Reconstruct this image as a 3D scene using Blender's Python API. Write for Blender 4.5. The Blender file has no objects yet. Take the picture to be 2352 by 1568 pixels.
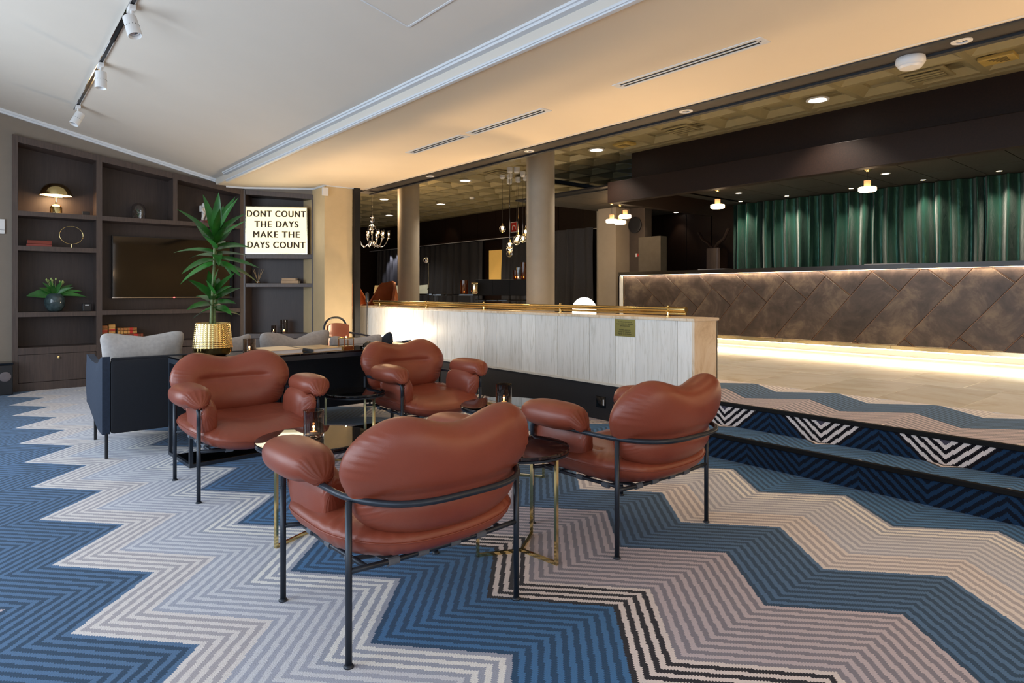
import bpy, math, random
from mathutils import Vector, Matrix
random.seed(7)
SC = bpy.context.scene
COL = SC.collection
PI = math.pi

# ------------------------------------------------------------------ camera
# World axes: +x runs across the room towards the reception counter, +y runs along it. Camera stands at x=0,y=0.
CAMH = 1.24
FPX = 1465.0
_n = math.hypot(-50 - 1176, FPX)
CO, SI = FPX / _n, 1226 / _n
cam_d = bpy.data.cameras.new('camera')
cam = bpy.data.objects.new('camera', cam_d)
COL.objects.link(cam)
SC.camera = cam
cam.location = (0, 0, CAMH)
cam.rotation_euler = (PI / 2, 0, -math.atan2(SI, CO))
cam_d.sensor_width = 36
cam_d.lens = FPX / 2352 * 36
cam_d.shift_y = -(784 - 668.5) / 2352
cam_d.clip_start = 0.05
cam_d.clip_end = 100

# ------------------------------------------------------------------ world, exposure, lights
w = bpy.data.worlds.new('world')
SC.world = w
w.use_nodes = True
bg = w.node_tree.nodes['Background']
bg.inputs[0].default_value = (0.62, 0.78, 1.0, 1)
bg.inputs[1].default_value = 1.0
SC.view_settings.view_transform = 'Standard'
SC.view_settings.look = 'None'
SC.view_settings.exposure = 0.0
SC.view_settings.gamma = 1.0
SC.view_settings.use_curve_mapping = False

def area(name, loc, aim, sx, sy, power, color):
    l = bpy.data.lights.new(name, 'AREA')
    l.shape = 'RECTANGLE'
    l.size, l.size_y = sx, sy
    l.energy = power
    l.color = color
    o = bpy.data.objects.new(name, l)
    COL.objects.link(o)
    o.location = loc
    d = Vector(aim) - Vector(loc)
    o.rotation_euler = d.to_track_quat('-Z', 'Y').to_euler()
    return o

def spot(name, loc, aim, power, color, angle=100, blend=0.6, r=0.04):
    l = bpy.data.lights.new(name, 'SPOT')
    l.energy = power
    l.color = color
    l.spot_size = math.radians(angle)
    l.spot_blend = blend
    l.shadow_soft_size = r
    o = bpy.data.objects.new(name, l)
    COL.objects.link(o)
    o.location = loc
    d = Vector(aim) - Vector(loc)
    o.rotation_euler = d.to_track_quat('-Z', 'Y').to_euler()
    return o

def point(name, loc, power, color, r=0.03):
    l = bpy.data.lights.new(name, 'POINT')
    l.energy = power
    l.color = color
    l.shadow_soft_size = r
    o = bpy.data.objects.new(name, l)
    COL.objects.link(o)
    o.location = loc
    return o

DAY = (0.76, 0.88, 1.0)
WARM = (1.0, 0.66, 0.34)
WARM2 = (1.0, 0.78, 0.55)
# daylight through the three window bays on the left and the glazed wall behind the camera
for yy, e_ in ((-0.6, 50), (3.0, 94), (6.6, 132)):
    area('daylight', (-1.95, yy, 1.6), (2, yy, 1.2), 2.9, 2.2, e_, DAY)
area('daylight_rear', (1.0, -3.1, 1.6), (1.2, 2, 1.0), 4.6, 2.3, 50, (0.95, 0.96, 1.0))

# ------------------------------------------------------------------ materials
def lin(h):
    if isinstance(h, str):
        h = h.lstrip('#')
        v = [int(h[i:i + 2], 16) / 255 for i in (0, 2, 4)]
        return tuple(x / 12.92 if x <= 0.04045 else ((x + 0.055) / 1.055) ** 2.4 for x in v) + (1,)
    return tuple(h) + (1,) if len(h) == 3 else tuple(h)

class NT:
    def __init__(s, name):
        s.m = bpy.data.materials.new(name)
        s.m.use_nodes = True
        s.t = s.m.node_tree
        s.b = s.t.nodes['Principled BSDF']
    def n(s, typ, **kw):
        nd = s.t.nodes.new(typ)
        for k, v in kw.items():
            setattr(nd, k, v)
        return nd
    def l(s, a, b):
        s.t.links.new(a, b)
    def val(s, sock, v):
        if hasattr(v, 'is_linked') or hasattr(v, 'links'):
            s.l(v, sock)
        else:
            sock.default_value = v
    def math(s, op, a, b=None, c=None):
        nd = s.n('ShaderNodeMath', operation=op)
        s.val(nd.inputs[0], a)
        if b is not None: s.val(nd.inputs[1], b)
        if c is not None: s.val(nd.inputs[2], c)
        return nd.outputs[0]
    def coord(s, kind='Object', scale=(1, 1, 1)):
        tc = s.n('ShaderNodeTexCoord')
        mp = s.n('ShaderNodeMapping')
        mp.inputs['Scale'].default_value = scale
        s.l(tc.outputs[kind], mp.inputs[0])
        return mp.outputs[0]
    def noise(s, vec, scale, detail=3, rough=0.5, dist=0.0):
        nd = s.n('ShaderNodeTexNoise')
        s.l(vec, nd.inputs['Vector'])
        nd.inputs['Scale'].default_value = scale
        nd.inputs['Detail'].default_value = detail
        nd.inputs['Roughness'].default_value = rough
        nd.inputs['Distortion'].default_value = dist
        return nd.outputs['Fac']
    def ramp(s, fac, stops, const=False):
        nd = s.n('ShaderNodeValToRGB')
        r = nd.color_ramp
        if const: r.interpolation = 'CONSTANT'
        while len(r.elements) < len(stops): r.elements.new(0.5)
        for e, (p, c) in zip(r.elements, stops):
            e.position = p
            e.color = lin(c)
        s.l(fac, nd.inputs[0])
        return nd.outputs[0]
    def mix(s, fac, a, b):
        nd = s.n('ShaderNodeMix', data_type='RGBA')
        s.val(nd.inputs['Factor'], fac)
        for k, v in ((6, a), (7, b)):
            if hasattr(v, 'links'): s.l(v, nd.inputs[k])
            else: nd.inputs[k].default_value = lin(v)
        return nd.outputs[2]
    def bump(s, h, strength=0.3, dist=0.01):
        nd = s.n('ShaderNodeBump')
        nd.inputs['Strength'].default_value = strength
        nd.inputs['Distance'].default_value = dist
        s.l(h, nd.inputs['Height'])
        s.l(nd.outputs[0], s.b.inputs['Normal'])
    def base(s, c):
        if hasattr(c, 'links'): s.l(c, s.b.inputs['Base Color'])
        else: s.b.inputs['Base Color'].default_value = lin(c)
    def set(s, rough=None, metal=None, **kw):
        if rough is not None: s.b.inputs['Roughness'].default_value = rough
        if metal is not None: s.b.inputs['Metallic'].default_value = metal
        for k, v in kw.items():
            s.b.inputs[k.replace('_', ' ')].default_value = v

def plain(name, c, rough=0.6, metal=0.0, var=0.08, scale=9, bump=0.0, bscale=200, **kw):
    t = NT(name)
    v = t.coord()
    c = lin(c)
    lo = tuple(x * (1 - var) for x in c[:3])
    hi = tuple(min(1, x * (1 + var)) for x in c[:3])
    t.base(t.ramp(t.noise(v, scale, 4), [(0.3, lo), (0.7, hi)]))
    t.set(rough, metal, **kw)
    if bump: t.bump(t.noise(v, bscale, 3), bump, 0.002)
    return t.m

def emis(name, c, strength, base='#ffffff'):
    t = NT(name)
    t.base(base)
    t.b.inputs['Emission Color'].default_value = lin(c)
    t.b.inputs['Emission Strength'].default_value = strength
    return t.m

def wood(name, a, b, axis='z', rough=0.45):
    t = NT(name)
    sc = {'z': (14, 14, 0.8), 'x': (0.8, 14, 14), 'y': (14, 0.8, 14)}[axis]
    v = t.coord(scale=sc)
    f = t.noise(v, 4.0, 6, 0.62, 0.3)
    t.base(t.ramp(f, [(0.25, a), (0.75, b)]))
    t.set(rough)
    t.bump(f, 0.12, 0.003)
    return t.m

def marble(name, base, mid, vein, rough=0.25, stretch=(1, 1, 1), scale=3.0):
    t = NT(name)
    v = t.coord('Object', stretch)
    oi = t.n('ShaderNodeObjectInfo')
    add = t.n('ShaderNodeVectorMath', operation='ADD')
    t.l(v, add.inputs[0])
    cx = t.n('ShaderNodeCombineXYZ')
    r = t.math('MULTIPLY', oi.outputs['Random'], 37.0)
    for i in range(3): t.l(r, cx.inputs[i])
    t.l(cx.outputs[0], add.inputs[1])
    v = add.outputs[0]
    f = t.noise(v, scale, 9, 0.68, 1.6)
    f2 = t.noise(v, scale * 0.55, 3, 0.5, 0.6)
    c1 = t.ramp(f, [(0.36, vein), (0.46, mid), (0.56, base)])
    c2 = t.mix(t.math('MULTIPLY', f2, 0.55), c1, mid)
    sh = t.math('MULTIPLY_ADD', oi.outputs['Random'], 0.22, 0.86)
    hsv = t.n('ShaderNodeHueSaturation')
    t.l(c2, hsv.inputs['Color'])
    t.l(sh, hsv.inputs['Value'])
    t.base(hsv.outputs[0])
    t.set(rough)
    return t.m

def glass(name, c='#ffffff', rough=0.0, ior=1.45, thin=True):
    t = NT(name)
    t.base(c)
    t.set(rough)
    t.b.inputs['Transmission Weight'].default_value = 1.0
    t.b.inputs['IOR'].default_value = ior
    return t.m

# carpet: flame-stitch stripes woven on a ~7 mm knot grid
def carpet(name, off=0.0, vert=False, shaded=False):
    t = NT(name)
    tc = t.n('ShaderNodeTexCoord')
    sep = t.n('ShaderNodeSeparateXYZ')
    t.l(tc.outputs['Object'], sep.inputs[0])
    g = 0.0287 / 4
    u = sep.outputs[2] if vert else sep.outputs[0]
    u = t.math('ADD', u, off)
    q = t.math('MULTIPLY', t.math('FLOOR', t.math('DIVIDE', sep.outputs[1], g)), g)
    uq = t.math('MULTIPLY', t.math('FLOOR', t.math('DIVIDE', u, g)), g)
    ph = t.math('FRACT', t.math('DIVIDE', t.math('ADD', q, 20 * 0.753 - 1.664), 0.753))
    tri = t.math('ABSOLUTE', t.math('MULTIPLY_ADD', ph, 2.0, -1.0))
    s = t.math('SUBTRACT', uq, t.math('MULTIPLY', tri, 0.34))
    s = t.math('ADD', s, 5 * 2.6404 - 1.056 + 0.0004)
    k = t.math('FLOOR', t.math('DIVIDE', t.math('MODULO', s, 2.6404), 0.0287))
    par = t.math('FLOORED_MODULO', k, 2.0)
    x = t.math('DIVIDE', t.math('ADD', k, 0.5), 92.0)
    B = [0, 18 / 92, 26 / 92, 46 / 92, 64 / 92, 73 / 92, 85 / 92]
    even = ['#1c4467', '#211f27', '#85828d', '#25435f', '#dcd6d4', '#cdcfd6', '#e3e2e0']
    odd = ['#3b6d9d', '#ddd2cf', '#c0b4bb', '#4c6e93', '#ada8ae', '#a6aaba', '#9da2b2']
    if shaded:   # shade on the risers painted in with darker stripe colours
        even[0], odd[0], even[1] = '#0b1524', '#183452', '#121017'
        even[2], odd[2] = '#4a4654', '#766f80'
    ce = t.ramp(x, [(b, c) for b, c in zip(B, even)], True)
    cd = t.ramp(x, [(b, c) for b, c in zip(B, odd)], True)
    c = t.mix(par, ce, cd)
    v = t.coord()
    n1 = t.noise(v, 260, 2)
    n2 = t.noise(v, 1.3, 3)
    m = t.math('MULTIPLY_ADD', n1, 0.34, 0.83)
    m = t.math('MULTIPLY', m, t.math('MULTIPLY_ADD', n2, 0.2, 0.9))
    hsv = t.n('ShaderNodeHueSaturation')
    t.l(c, hsv.inputs['Color'])
    t.l(m, hsv.inputs['Value'])
    t.base(hsv.outputs[0])
    t.set(0.95)
    t.b.inputs['Specular IOR Level'].default_value = 0.15
    t.b.inputs['Sheen Weight'].default_value = 0.12
    t.bump(n1, 0.5, 0.004)
    return t.m

M = {}
M['carpet'] = carpet('carpet_lower')
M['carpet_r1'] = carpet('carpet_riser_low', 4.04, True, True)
M['carpet_t1'] = carpet('carpet_tread', 4.00 - 4.22)
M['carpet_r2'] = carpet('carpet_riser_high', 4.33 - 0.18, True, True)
M['carpet_up'] = carpet('carpet_upper', 0.18)
M['ceil_white'] = plain('ceiling_paint', '#d2cabf', 0.75, var=0.015, scale=2)
M['ceil_flat'] = plain('ceiling_paint_flat', '#e6d6bd', 0.7, var=0.015, scale=2)
M['trim_white'] = plain('trim_paint', '#d5d8dc', 0.45, var=0.02)
M['taupe'] = plain('taupe_wall_paint', '#7f7468', 0.7, var=0.03, bump=0.05)
M['beige'] = plain('beige_pillar_paint', '#cbb48c', 0.6, var=0.03, bump=0.04)
M['blackmatt'] = plain('satin_black', '#08080a', .6, Specular_IOR_Level=.2)
M['colgrey'] = plain('grey_beige_column_paint', '#9d9384', 0.55, var=0.03, bump=0.04)
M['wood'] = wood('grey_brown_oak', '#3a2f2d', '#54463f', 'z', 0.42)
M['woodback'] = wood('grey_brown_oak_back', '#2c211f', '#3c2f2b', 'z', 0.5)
M['darkwood'] = wood('dark_mahogany', '#170d0a', '#26170f', 'x', 0.5)
M['darkwood'].node_tree.nodes['Principled BSDF'].inputs['Specular IOR Level'].default_value = .25
M['black'] = plain('black_metal', '#15161a', 0.42, 0.0, 0.1)
M['blackgloss'] = plain('black_gloss', '#07070a', 0.02, 0.0, 0.1)
M['blackpaint'] = plain('black_wall_paint', '#1c1d22', 0.5, var=0.06)
M['beam'] = plain('dark_bronze_beam', '#322b24', 0.5, var=0.04)
M['frame'] = plain('charcoal_powder_coat', '#2b323c', 0.38, 0.35, 0.05)
M['brass'] = plain('polished_brass', '#e6cf92', 0.10, 1.0, 0.05)
M['brass_soft'] = plain('champagne_brass', '#ddd0aa', 0.16, 1.0, 0.04)
M['chrome'] = plain('chrome', '#c9c9cc', 0.08, 1.0, 0.03)
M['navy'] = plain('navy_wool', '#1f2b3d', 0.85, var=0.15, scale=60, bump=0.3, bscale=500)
M['navy_shaded'] = plain('navy_wool_shaded', '#0e121b', 0.85, var=0.15, scale=60, bump=0.3, bscale=500)  # same wool as the arms, with the back's shade put into the colour
M['greyfab'] = plain('grey_velvet', '#aaa5a2', 0.85, var=0.1, scale=40, bump=0.3, bscale=400)
M['strapfab'] = plain('grey_webbing', '#5d626a', 0.8, var=0.1, scale=80, bump=0.3, bscale=600)
M['marble'] = marble('travertine_marble', '#efede8', '#e6e4de', '#cdc9be', 0.3, (1, 6.5, 0.55), 3.6)
M['marble_end'] = marble('warm_marble', '#e6d8c4', '#dcc9ae', '#bfa584', 0.3, (1, 2.5, 0.8), 3)
M['tile'] = marble('cream_floor_marble', '#eee9df', '#e6dfd0', '#d6cbb6', 0.12, (1, 0.6, 1), 1.3)
M['tabletop'] = marble('dark_emperador_marble', '#2a1a1a', '#231515', '#5c4038', 0.012, (1, 1, 1), 9)
M['tabletop2'] = marble('black_marble', '#0f0f12', '#121214', '#3a3a3e', 0.012, (1, 1, 1), 9)
M['counter_top'] = plain('dark_stone_slab', '#231d19', 0.3, var=0.15)
M['white'] = plain('white_plastic', '#dcdcdc', 0.4, var=0.02)
M['paper'] = plain('paper', '#cfcbc9', 0.8, var=0.03)
M['glass'] = glass('clear_glass', '#f4f4f4')
M['smoke'] = glass('smoked_glass', '#b9aba0')
M['leaf'] = None
M['coffer'] = plain('bronze_coffer_tile', '#968b68', 0.42, 0.1, 0.05, bump=0.03)
M['led'] = emis('warm_led', '#ffdcae', 22)
M['lampglow'] = emis('warm_lamp_glow', '#ffcf96', 14)
M['bulb'] = emis('bulb_filament', '#ffc98a', 25)
M['coolglow'] = emis('downlight_lens', '#fff1dd', 9)
M['globe'] = emis('opal_globe', '#fff4e2', 5)
M['flame'] = emis('candle_flame', '#ffa24a', 40)
M['red'] = plain('red_sign', '#b8281e', 0.4, var=0.03)

def leather():
    t = NT('cognac_leather')
    v = t.coord()
    n = t.noise(v, 3.0, 4, 0.6)
    t.base(t.ramp(n, [(0.3, '#7f3c2a'), (0.7, '#8c4633')]))
    t.set(0.36)
    t.b.inputs['Specular IOR Level'].default_value = 0.5
    g = t.noise(v, 420, 3, 0.6)
    g2 = t.noise(v, 14, 4, 0.55, 0.4)
    t.bump(t.math('ADD', t.math('MULTIPLY', g, 0.3), t.math('MULTIPLY', g2, 0.45)), 0.2, 0.010)
    return t.m
M['leather'] = leather()
M['tan'] = plain('tan_leather', '#a3592f', 0.42, var=0.08, bump=0.1)
M['tanfab'] = plain('terracotta_leather', '#b4694a', 0.5, var=0.06, bump=0.1)

# ------------------------------------------------------------------ mesh helpers
class MB:
    def __init__(s):
        s.v, s.f = [], []
    def add(s, vs, fs):
        o = len(s.v)
        s.v += [tuple(v) for v in vs]
        s.f += [tuple(i + o for i in f) for f in fs]
        return s
    def box(s, x0, x1, y0, y1, z0, z1):
        vs = [(x, y, z) for z in (z0, z1) for y in (y0, y1) for x in (x0, x1)]
        return s.add(vs, [(0, 2, 3, 1), (4, 5, 7, 6), (0, 1, 5, 4), (2, 6, 7, 3), (0, 4, 6, 2), (1, 3, 7, 5)])
    def hexa(s, vs):
        return s.add(vs, [(0, 2, 3, 1), (4, 5, 7, 6), (0, 1, 5, 4), (2, 6, 7, 3), (0, 4, 6, 2), (1, 3, 7, 5)])
    def bbox(s, x0, x1, y0, y1, z0, z1, r=0.01):
        """box with chamfered edges"""
        cx, cy, cz = (x0 + x1) / 2, (y0 + y1) / 2, (z0 + z1) / 2
        hx, hy, hz = abs(x1 - x0) / 2, abs(y1 - y0) / 2, abs(z1 - z0) / 2
        r = min(r, hx * .9, hy * .9, hz * .9)
        import bmesh
        bm = bmesh.new()
        bmesh.ops.create_cube(bm, size=1)
        for v in bm.verts:
            v.co = (v.co.x * 2 * hx + cx, v.co.y * 2 * hy + cy, v.co.z * 2 * hz + cz)
        bmesh.ops.bevel(bm, geom=list(bm.edges), offset=r, segments=2, affect='EDGES', profile=0.6)
        bm.verts.index_update()
        s.add([v.co[:] for v in bm.verts], [[v.index for v in f.verts] for f in bm.faces])
        bm.free()
        return s
    def prism(s, poly, z0, z1):
        n = len(poly)
        vs = [(x, y, z0) for x, y in poly] + [(x, y, z1) for x, y in poly]
        a = sum(poly[i][0] * poly[(i + 1) % n][1] - poly[(i + 1) % n][0] * poly[i][1] for i in range(n))
        fs = [tuple(range(n))[::-1], tuple(range(n, 2 * n))] + [(i, (i + 1) % n, n + (i + 1) % n, n + i) for i in range(n)]
        if a < 0: fs = [f[::-1] for f in fs]
        return s.add(vs, fs)
    def lathe(s, prof, cx=0, cy=0, cz=0, n=24, closed=False):
        vs, fs = [], []
        for (r, z) in prof:
            for k in range(n):
                a = 2 * PI * k / n
                vs.append((cx + r * math.cos(a), cy + r * math.sin(a), cz + z))
        m = len(prof)
        for i in range(m - 1 if not closed else m):
            j = (i + 1) % m
            for k in range(n):
                k2 = (k + 1) % n
                fs.append((i * n + k, i * n + k2, j * n + k2, j * n + k))
        if not closed:
            fs.append(tuple(range(n))[::-1])
            fs.append(tuple(range((m - 1) * n, m * n)))
        return s.add(vs, fs)
    def cyl(s, a, b, r, n=12, r2=None):
        return s.tube([a, b], r, n, r2=r2)
    def tube(s, path, r, n=10, closed=False, r2=None, flat=None):
        P = [Vector(p) for p in path]
        m = len(P)
        vs, fs = [], []
        prev = None
        for i in range(m):
            if closed: t = (P[(i + 1) % m] - P[i - 1])
            elif i == 0: t = P[1] - P[0]
            elif i == m - 1: t = P[-1] - P[-2]
            else: t = (P[i + 1] - P[i]).normalized() + (P[i] - P[i - 1]).normalized()
            t.normalize()
            if prev is None:
                up = Vector((0, 0, 1)) if abs(t.z) < 0.9 else Vector((1, 0, 0))
                e1 = t.cross(up).normalized()
            else:
                e1 = (prev - t * prev.dot(t)).normalized()
            prev = e1
            e2 = t.cross(e1)
            rr = r if r2 is None else r + (r2 - r) * i / (m - 1)
            for k in range(n):
                a = 2 * PI * (k + .5) / n
                ca, sa = math.cos(a), math.sin(a)
                if flat: vs.append(tuple(P[i] + e1 * ca * rr * flat[0] + e2 * sa * rr * flat[1]))
                else: vs.append(tuple(P[i] + (e1 * ca + e2 * sa) * rr))
        for i in range(m if closed else m - 1):
            j = (i + 1) % m
            for k in range(n):
                k2 = (k + 1) % n
                fs.append((i * n + k, i * n + k2, j * n + k2, j * n + k))
        if not closed:
            fs.append(tuple(range(n))[::-1])
            fs.append(tuple(range((m - 1) * n, m * n)))
        return s.add(vs, fs)
    def sphere(s, c, r, n=16, m=10, sz=1.0, lo=-1.0, hi=1.0):
        prof = []
        for i in range(m + 1):
            t = lo + (hi - lo) * i / m
            a = t * PI / 2
            prof.append((max(r * math.cos(a), 0.0004), r * sz * math.sin(a)))
        return s.lathe(prof, c[0], c[1], c[2], n)
    def grid(s, fn, nu, nv, cu=False):
        vs = [fn(i / nu, j / nv) for j in range(nv + 1) for i in range(nu + 1)]
        W_ = nu + 1
        return s.add(vs, [(j * W_ + i, j * W_ + i + 1, (j + 1) * W_ + i + 1, (j + 1) * W_ + i) for j in range(nv) for i in range(nu)])
    def mesh(s, name, m, smooth=False):
        me = bpy.data.meshes.new(name)
        me.from_pydata(s.v, [], s.f)
        if m is not None:
            me.materials.append(m)
        if smooth and len(s.f) < 40000:
            import bmesh
            bm = bmesh.new(); bm.from_mesh(me)
            bmesh.ops.recalc_face_normals(bm, faces=bm.faces)
            bm.to_mesh(me); bm.free()
        if smooth:
            me.polygons.foreach_set('use_smooth', [True] * len(me.polygons))
            if smooth != 'all':
                me.set_sharp_from_angle(angle=math.radians(40))
        me.update()
        return me
    def build(s, name, m, parent=None, smooth=False, loc=None, rz=0, fixn=False):
        me = s.mesh(name, m, smooth)
        return link(name, me, parent, loc, rz)

def link(name, me, parent=None, loc=None, rz=0):
    o = bpy.data.objects.new(name, me)
    COL.objects.link(o)
    if parent is not None: o.parent = parent
    if loc is not None: o.location = loc
    if rz: o.rotation_euler = (0, 0, rz)
    return o

def tag(o, label=None, cat=None, group=None, kind=None):
    if label: o['label'] = label
    if cat: o['category'] = cat
    if group: o['group'] = group
    if kind: o['kind'] = kind
    return o

def thing(name, label, cat, loc=(0, 0, 0), rz=0, group=None):
    o = bpy.data.objects.new(name, None)
    COL.objects.link(o)
    o.location = loc
    o.rotation_euler = (0, 0, rz)
    return tag(o, label, cat, group)

def struct(name):
    o = bpy.data.objects.new(name, None)
    COL.objects.link(o)
    o['kind'] = 'structure'
    return o

def copy_tree(o, parent=None):
    c = o.copy()
    COL.objects.link(c)
    if parent is not None: c.parent = parent
    for ch in list(o.children):
        copy_tree(ch, c)
    return c

def dup(o, loc, rz=None, label=None, group=None):
    c = copy_tree(o)
    c.location = loc
    if rz is not None: c.rotation_euler = (0, 0, rz)
    if label: c['label'] = label
    if group: c['group'] = group
    return c

def text_mesh(s, size, m, depth=0.002, align='CENTER', sx=1.0, space=1.0, bold=0.0):
    cu = bpy.data.curves.new('text', 'FONT')
    cu.body = s
    cu.size = size
    cu.extrude = depth
    cu.offset = bold
    cu.align_x = align
    cu.align_y = 'CENTER'
    cu.space_character = space
    o = bpy.data.objects.new('text', cu)
    COL.objects.link(o)
    bpy.context.view_layer.update()
    me = bpy.data.meshes.new_from_object(o.evaluated_get(bpy.context.evaluated_depsgraph_get()))
    COL.objects.unlink(o)
    bpy.data.objects.remove(o)
    me.materials.clear()
    me.materials.append(m)
    if sx != 1.0:
        for v in me.vertices: v.co.x *= sx
    return me

def arc(cx, cy, r, a0, a1, n):
    return [(cx + r * math.cos(a0 + (a1 - a0) * i / n), cy + r * math.sin(a0 + (a1 - a0) * i / n)) for i in range(n + 1)]

# ------------------------------------------------------------------ setting
PZ = 0.36          # platform level
XS1, XS2 = 4.22, 4.54   # first riser face, second riser face
XC = 5.67          # carpet / marble edge on the platform
XK = 9.40          # counter face
ZC = 2.80          # flat ceiling over the lounge
ZK = 3.45          # coffered ceiling

floor = struct('floor')
MB().box(-2.0, XS1, -3.6, 10.6, -0.06, 0.0).box(XS1, 4.65, 3.116, 10.6, -0.06, 0.0).build('carpet', M['carpet'], floor)
YR = 3.116   # the near end of the half wall; steps run towards the camera side from here
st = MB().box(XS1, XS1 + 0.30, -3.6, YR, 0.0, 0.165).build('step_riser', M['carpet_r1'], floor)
MB().box(XS1 + .02, XS2, -3.6, YR, 0.165, 0.18).build('step_tread', M['carpet_t1'], floor)
MB().bbox(XS1 - .012, XS1 + .02, -3.6, YR, 0.150, 0.182, .004).build('step_nosing', M['blackmatt'], floor)
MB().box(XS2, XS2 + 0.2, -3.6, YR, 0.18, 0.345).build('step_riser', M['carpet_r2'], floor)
MB().box(XS2 + .02, XC, -3.6, YR, 0.30, PZ).box(4.94, XC, YR, 19, 0.30, PZ).build('carpet', M['carpet_up'], floor)
MB().bbox(XS2 - .012, XS2 + .02, -3.6, YR, 0.330, 0.362, .004).build('step_nosing', M['blackmatt'], floor)
MB().box(XC, 12.2, -3.6, 21, 0.20, PZ - 0.012).build('screed', M['taupe'], floor)
# marble floor tiles on the platform
tm = MB().bbox(-0.5985, 0.5985, -0.2985, 0.2985, -0.012, 0.0, 0.0015).mesh('floor_tile', M['tile'])
ny = 0
for i in range(4):
    for j in range(26):
        o = link('floor_tile', tm, floor, (XC + 0.6 + 1.2 * i, -1.78 + 0.6 * j + (0.3 if i % 2 else 0), PZ))
MB().box(XC + 4.8, 12.2, -3.6, 21, PZ - .012, PZ - .002).build('floor_beyond', M['tile'], floor)

# half wall with marble slabs -------------------------------------------------
YP0, YP1 = 3.116, 9.28
hw = struct('wall_parapet')
hw.location = (4.6, 0, 0)
MB().box(0.03, 0.33, YP0 + .03, YP1 - .03, 0.0, 0.985).build('core', M['blackpaint'], hw)
MB().box(0.012, 0.03, YP0 + .03, YP1, 0.0, 0.345).build('plinth', M['blackpaint'], hw)
MB().bbox(-0.012, 0.36, YP0 - .008, YP1 + .01, 0.985, 1.010, .003).build('coping', M['marble_end'], hw)
MB().bbox(-0.010, 0.03, YP0, YP1, 0.343, 0.366, .003).build('bottom_ledge', plain('pale_marble_ledge', '#d8d2c6', .3, var=.1), hw)
ys = [9.26, 8.656, 8.10, 7.6, 7.348, 7.022, 6.786, 6.348, 6.008, 5.78, 5.331, 5.105, 4.765, 4.316, 3.979, 3.744, 3.286, 3.14]
for a, b in zip(ys, ys[1:]):
    MB().bbox(0.0, 0.03, b + .002, a - .002, 0.366, 0.985, .0015).build('marble_slab', M['marble'], hw)
MB().bbox(0.0, 0.345, YP0, YP0 + .025, 0.30, 0.985, .002).build('end_slab', M['marble_end'], hw)
MB().box(0.33, 0.345, YP0, YP1, 0.30, 0.985).build('rear_face', M['marble'], hw)
# power socket on the plinth (px 1350,920)
so = thing('power_socket', 'black power socket with white rocker on the black plinth of the half wall', 'socket', (4.612, 4.17, 0.17))
MB().bbox(-.008, 0, -.06, .06, -.055, .055, .004).build('faceplate', M['blackgloss'], so)
MB().bbox(-.011, -.008, -.045, -.03, -.028, .028, .002).build('rocker', M['white'], so)
MB().lathe([(.018, 0), (.018, .003), (.012, .003), (.012, .001)], n=14).build('socket_hole', M['black'], so).matrix_local = Matrix.Translation((-.008, .01, 0.0)) @ Matrix.Rotation(-PI / 2, 4, 'Y')

# brass plaque
pq = thing('brass_plaque', 'small engraved brass notice plaque on the marble half wall', 'plaque', (4.598, 3.8635, 0.9))
MB().bbox(-.003, 0, -.119, .119, -.08, .08, .001).build('plate', plain('aged_brass_plate', '#8d8348', .35, .6, .05), pq)
ink = plain('engraving_ink', '#3a3416', .6, 0, .02)
LN = ['The Hotel assumes no', 'responsibility for valuables', 'left unattended', '', 'Hotellet påtar seg', 'ansvar for etterlatte', 'bagasje og verdisaker']
for i, s in enumerate(LN):
    if not s: continue
    me = text_mesh(s, 0.0185, ink, .0004)
    o = link('engraving', me, pq)
    o.matrix_local = Matrix.Translation((-.0034, 0, .055 - i * .0185)) @ Matrix.Rotation(-PI / 2, 4, 'Z') @ Matrix.Rotation(PI / 2, 4, 'X')

# brass rail
rl = thing('brass_rail', 'long polished brass double handrail along the top of the half wall', 'handrail', (4.78, 0, 1.01))
MB().cyl((0, 3.33, .066), (0, 9.09, .066), .021, 16).build('upper_tube', M['brass'], rl, 'smooth')
MB().cyl((0.012, 3.33, .030), (0.012, 9.09, .030), .012, 12).build('lower_tube', M['brass'], rl, 'smooth')
for y in (8.914, 7.569, 6.252, 4.908, 3.514):
    b = MB()
    b.cyl((0, y, 0), (0, y, .05), .010, 10)
    b.lathe([(.026, 0), (.026, .006), (.012, .012)], 0, y, 0, 14)
    b.cyl((0, y - .014, .066), (0, y + .014, .066), .026, 14)
    b.sphere((0, y, .092), .011, 10, 6)
    b.build('bracket', M['brass'], rl, 'smooth')
for y in (3.33, 9.09):
    MB().cyl((0, y - .008, .066), (0, y + .008, .066), .026, 14).build('end_cap', M['brass'], rl, 'smooth')

# ceilings -------------------------------------------------------------------
ceil = struct('ceiling')
def zs(x): return 2.89 + 0.236 * (2.65 - x)
x0, x1 = -2.0, 2.66
MB().hexa([(x, y, zs(x) + t) for t in (0, .08) for y in (-3.6, 10.4) for x in (x0, x1)]).build('sloped_panel', M['ceil_white'], ceil)
MB().box(2.665, 2.70, -3.6, 10.4, 2.80, 2.95).build('drop_face', M['ceil_white'], ceil)
MB().box(2.70, 4.535, -3.6, 10.4, ZC, 2.90).build('flat_panel', M['ceil_flat'], ceil)
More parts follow.
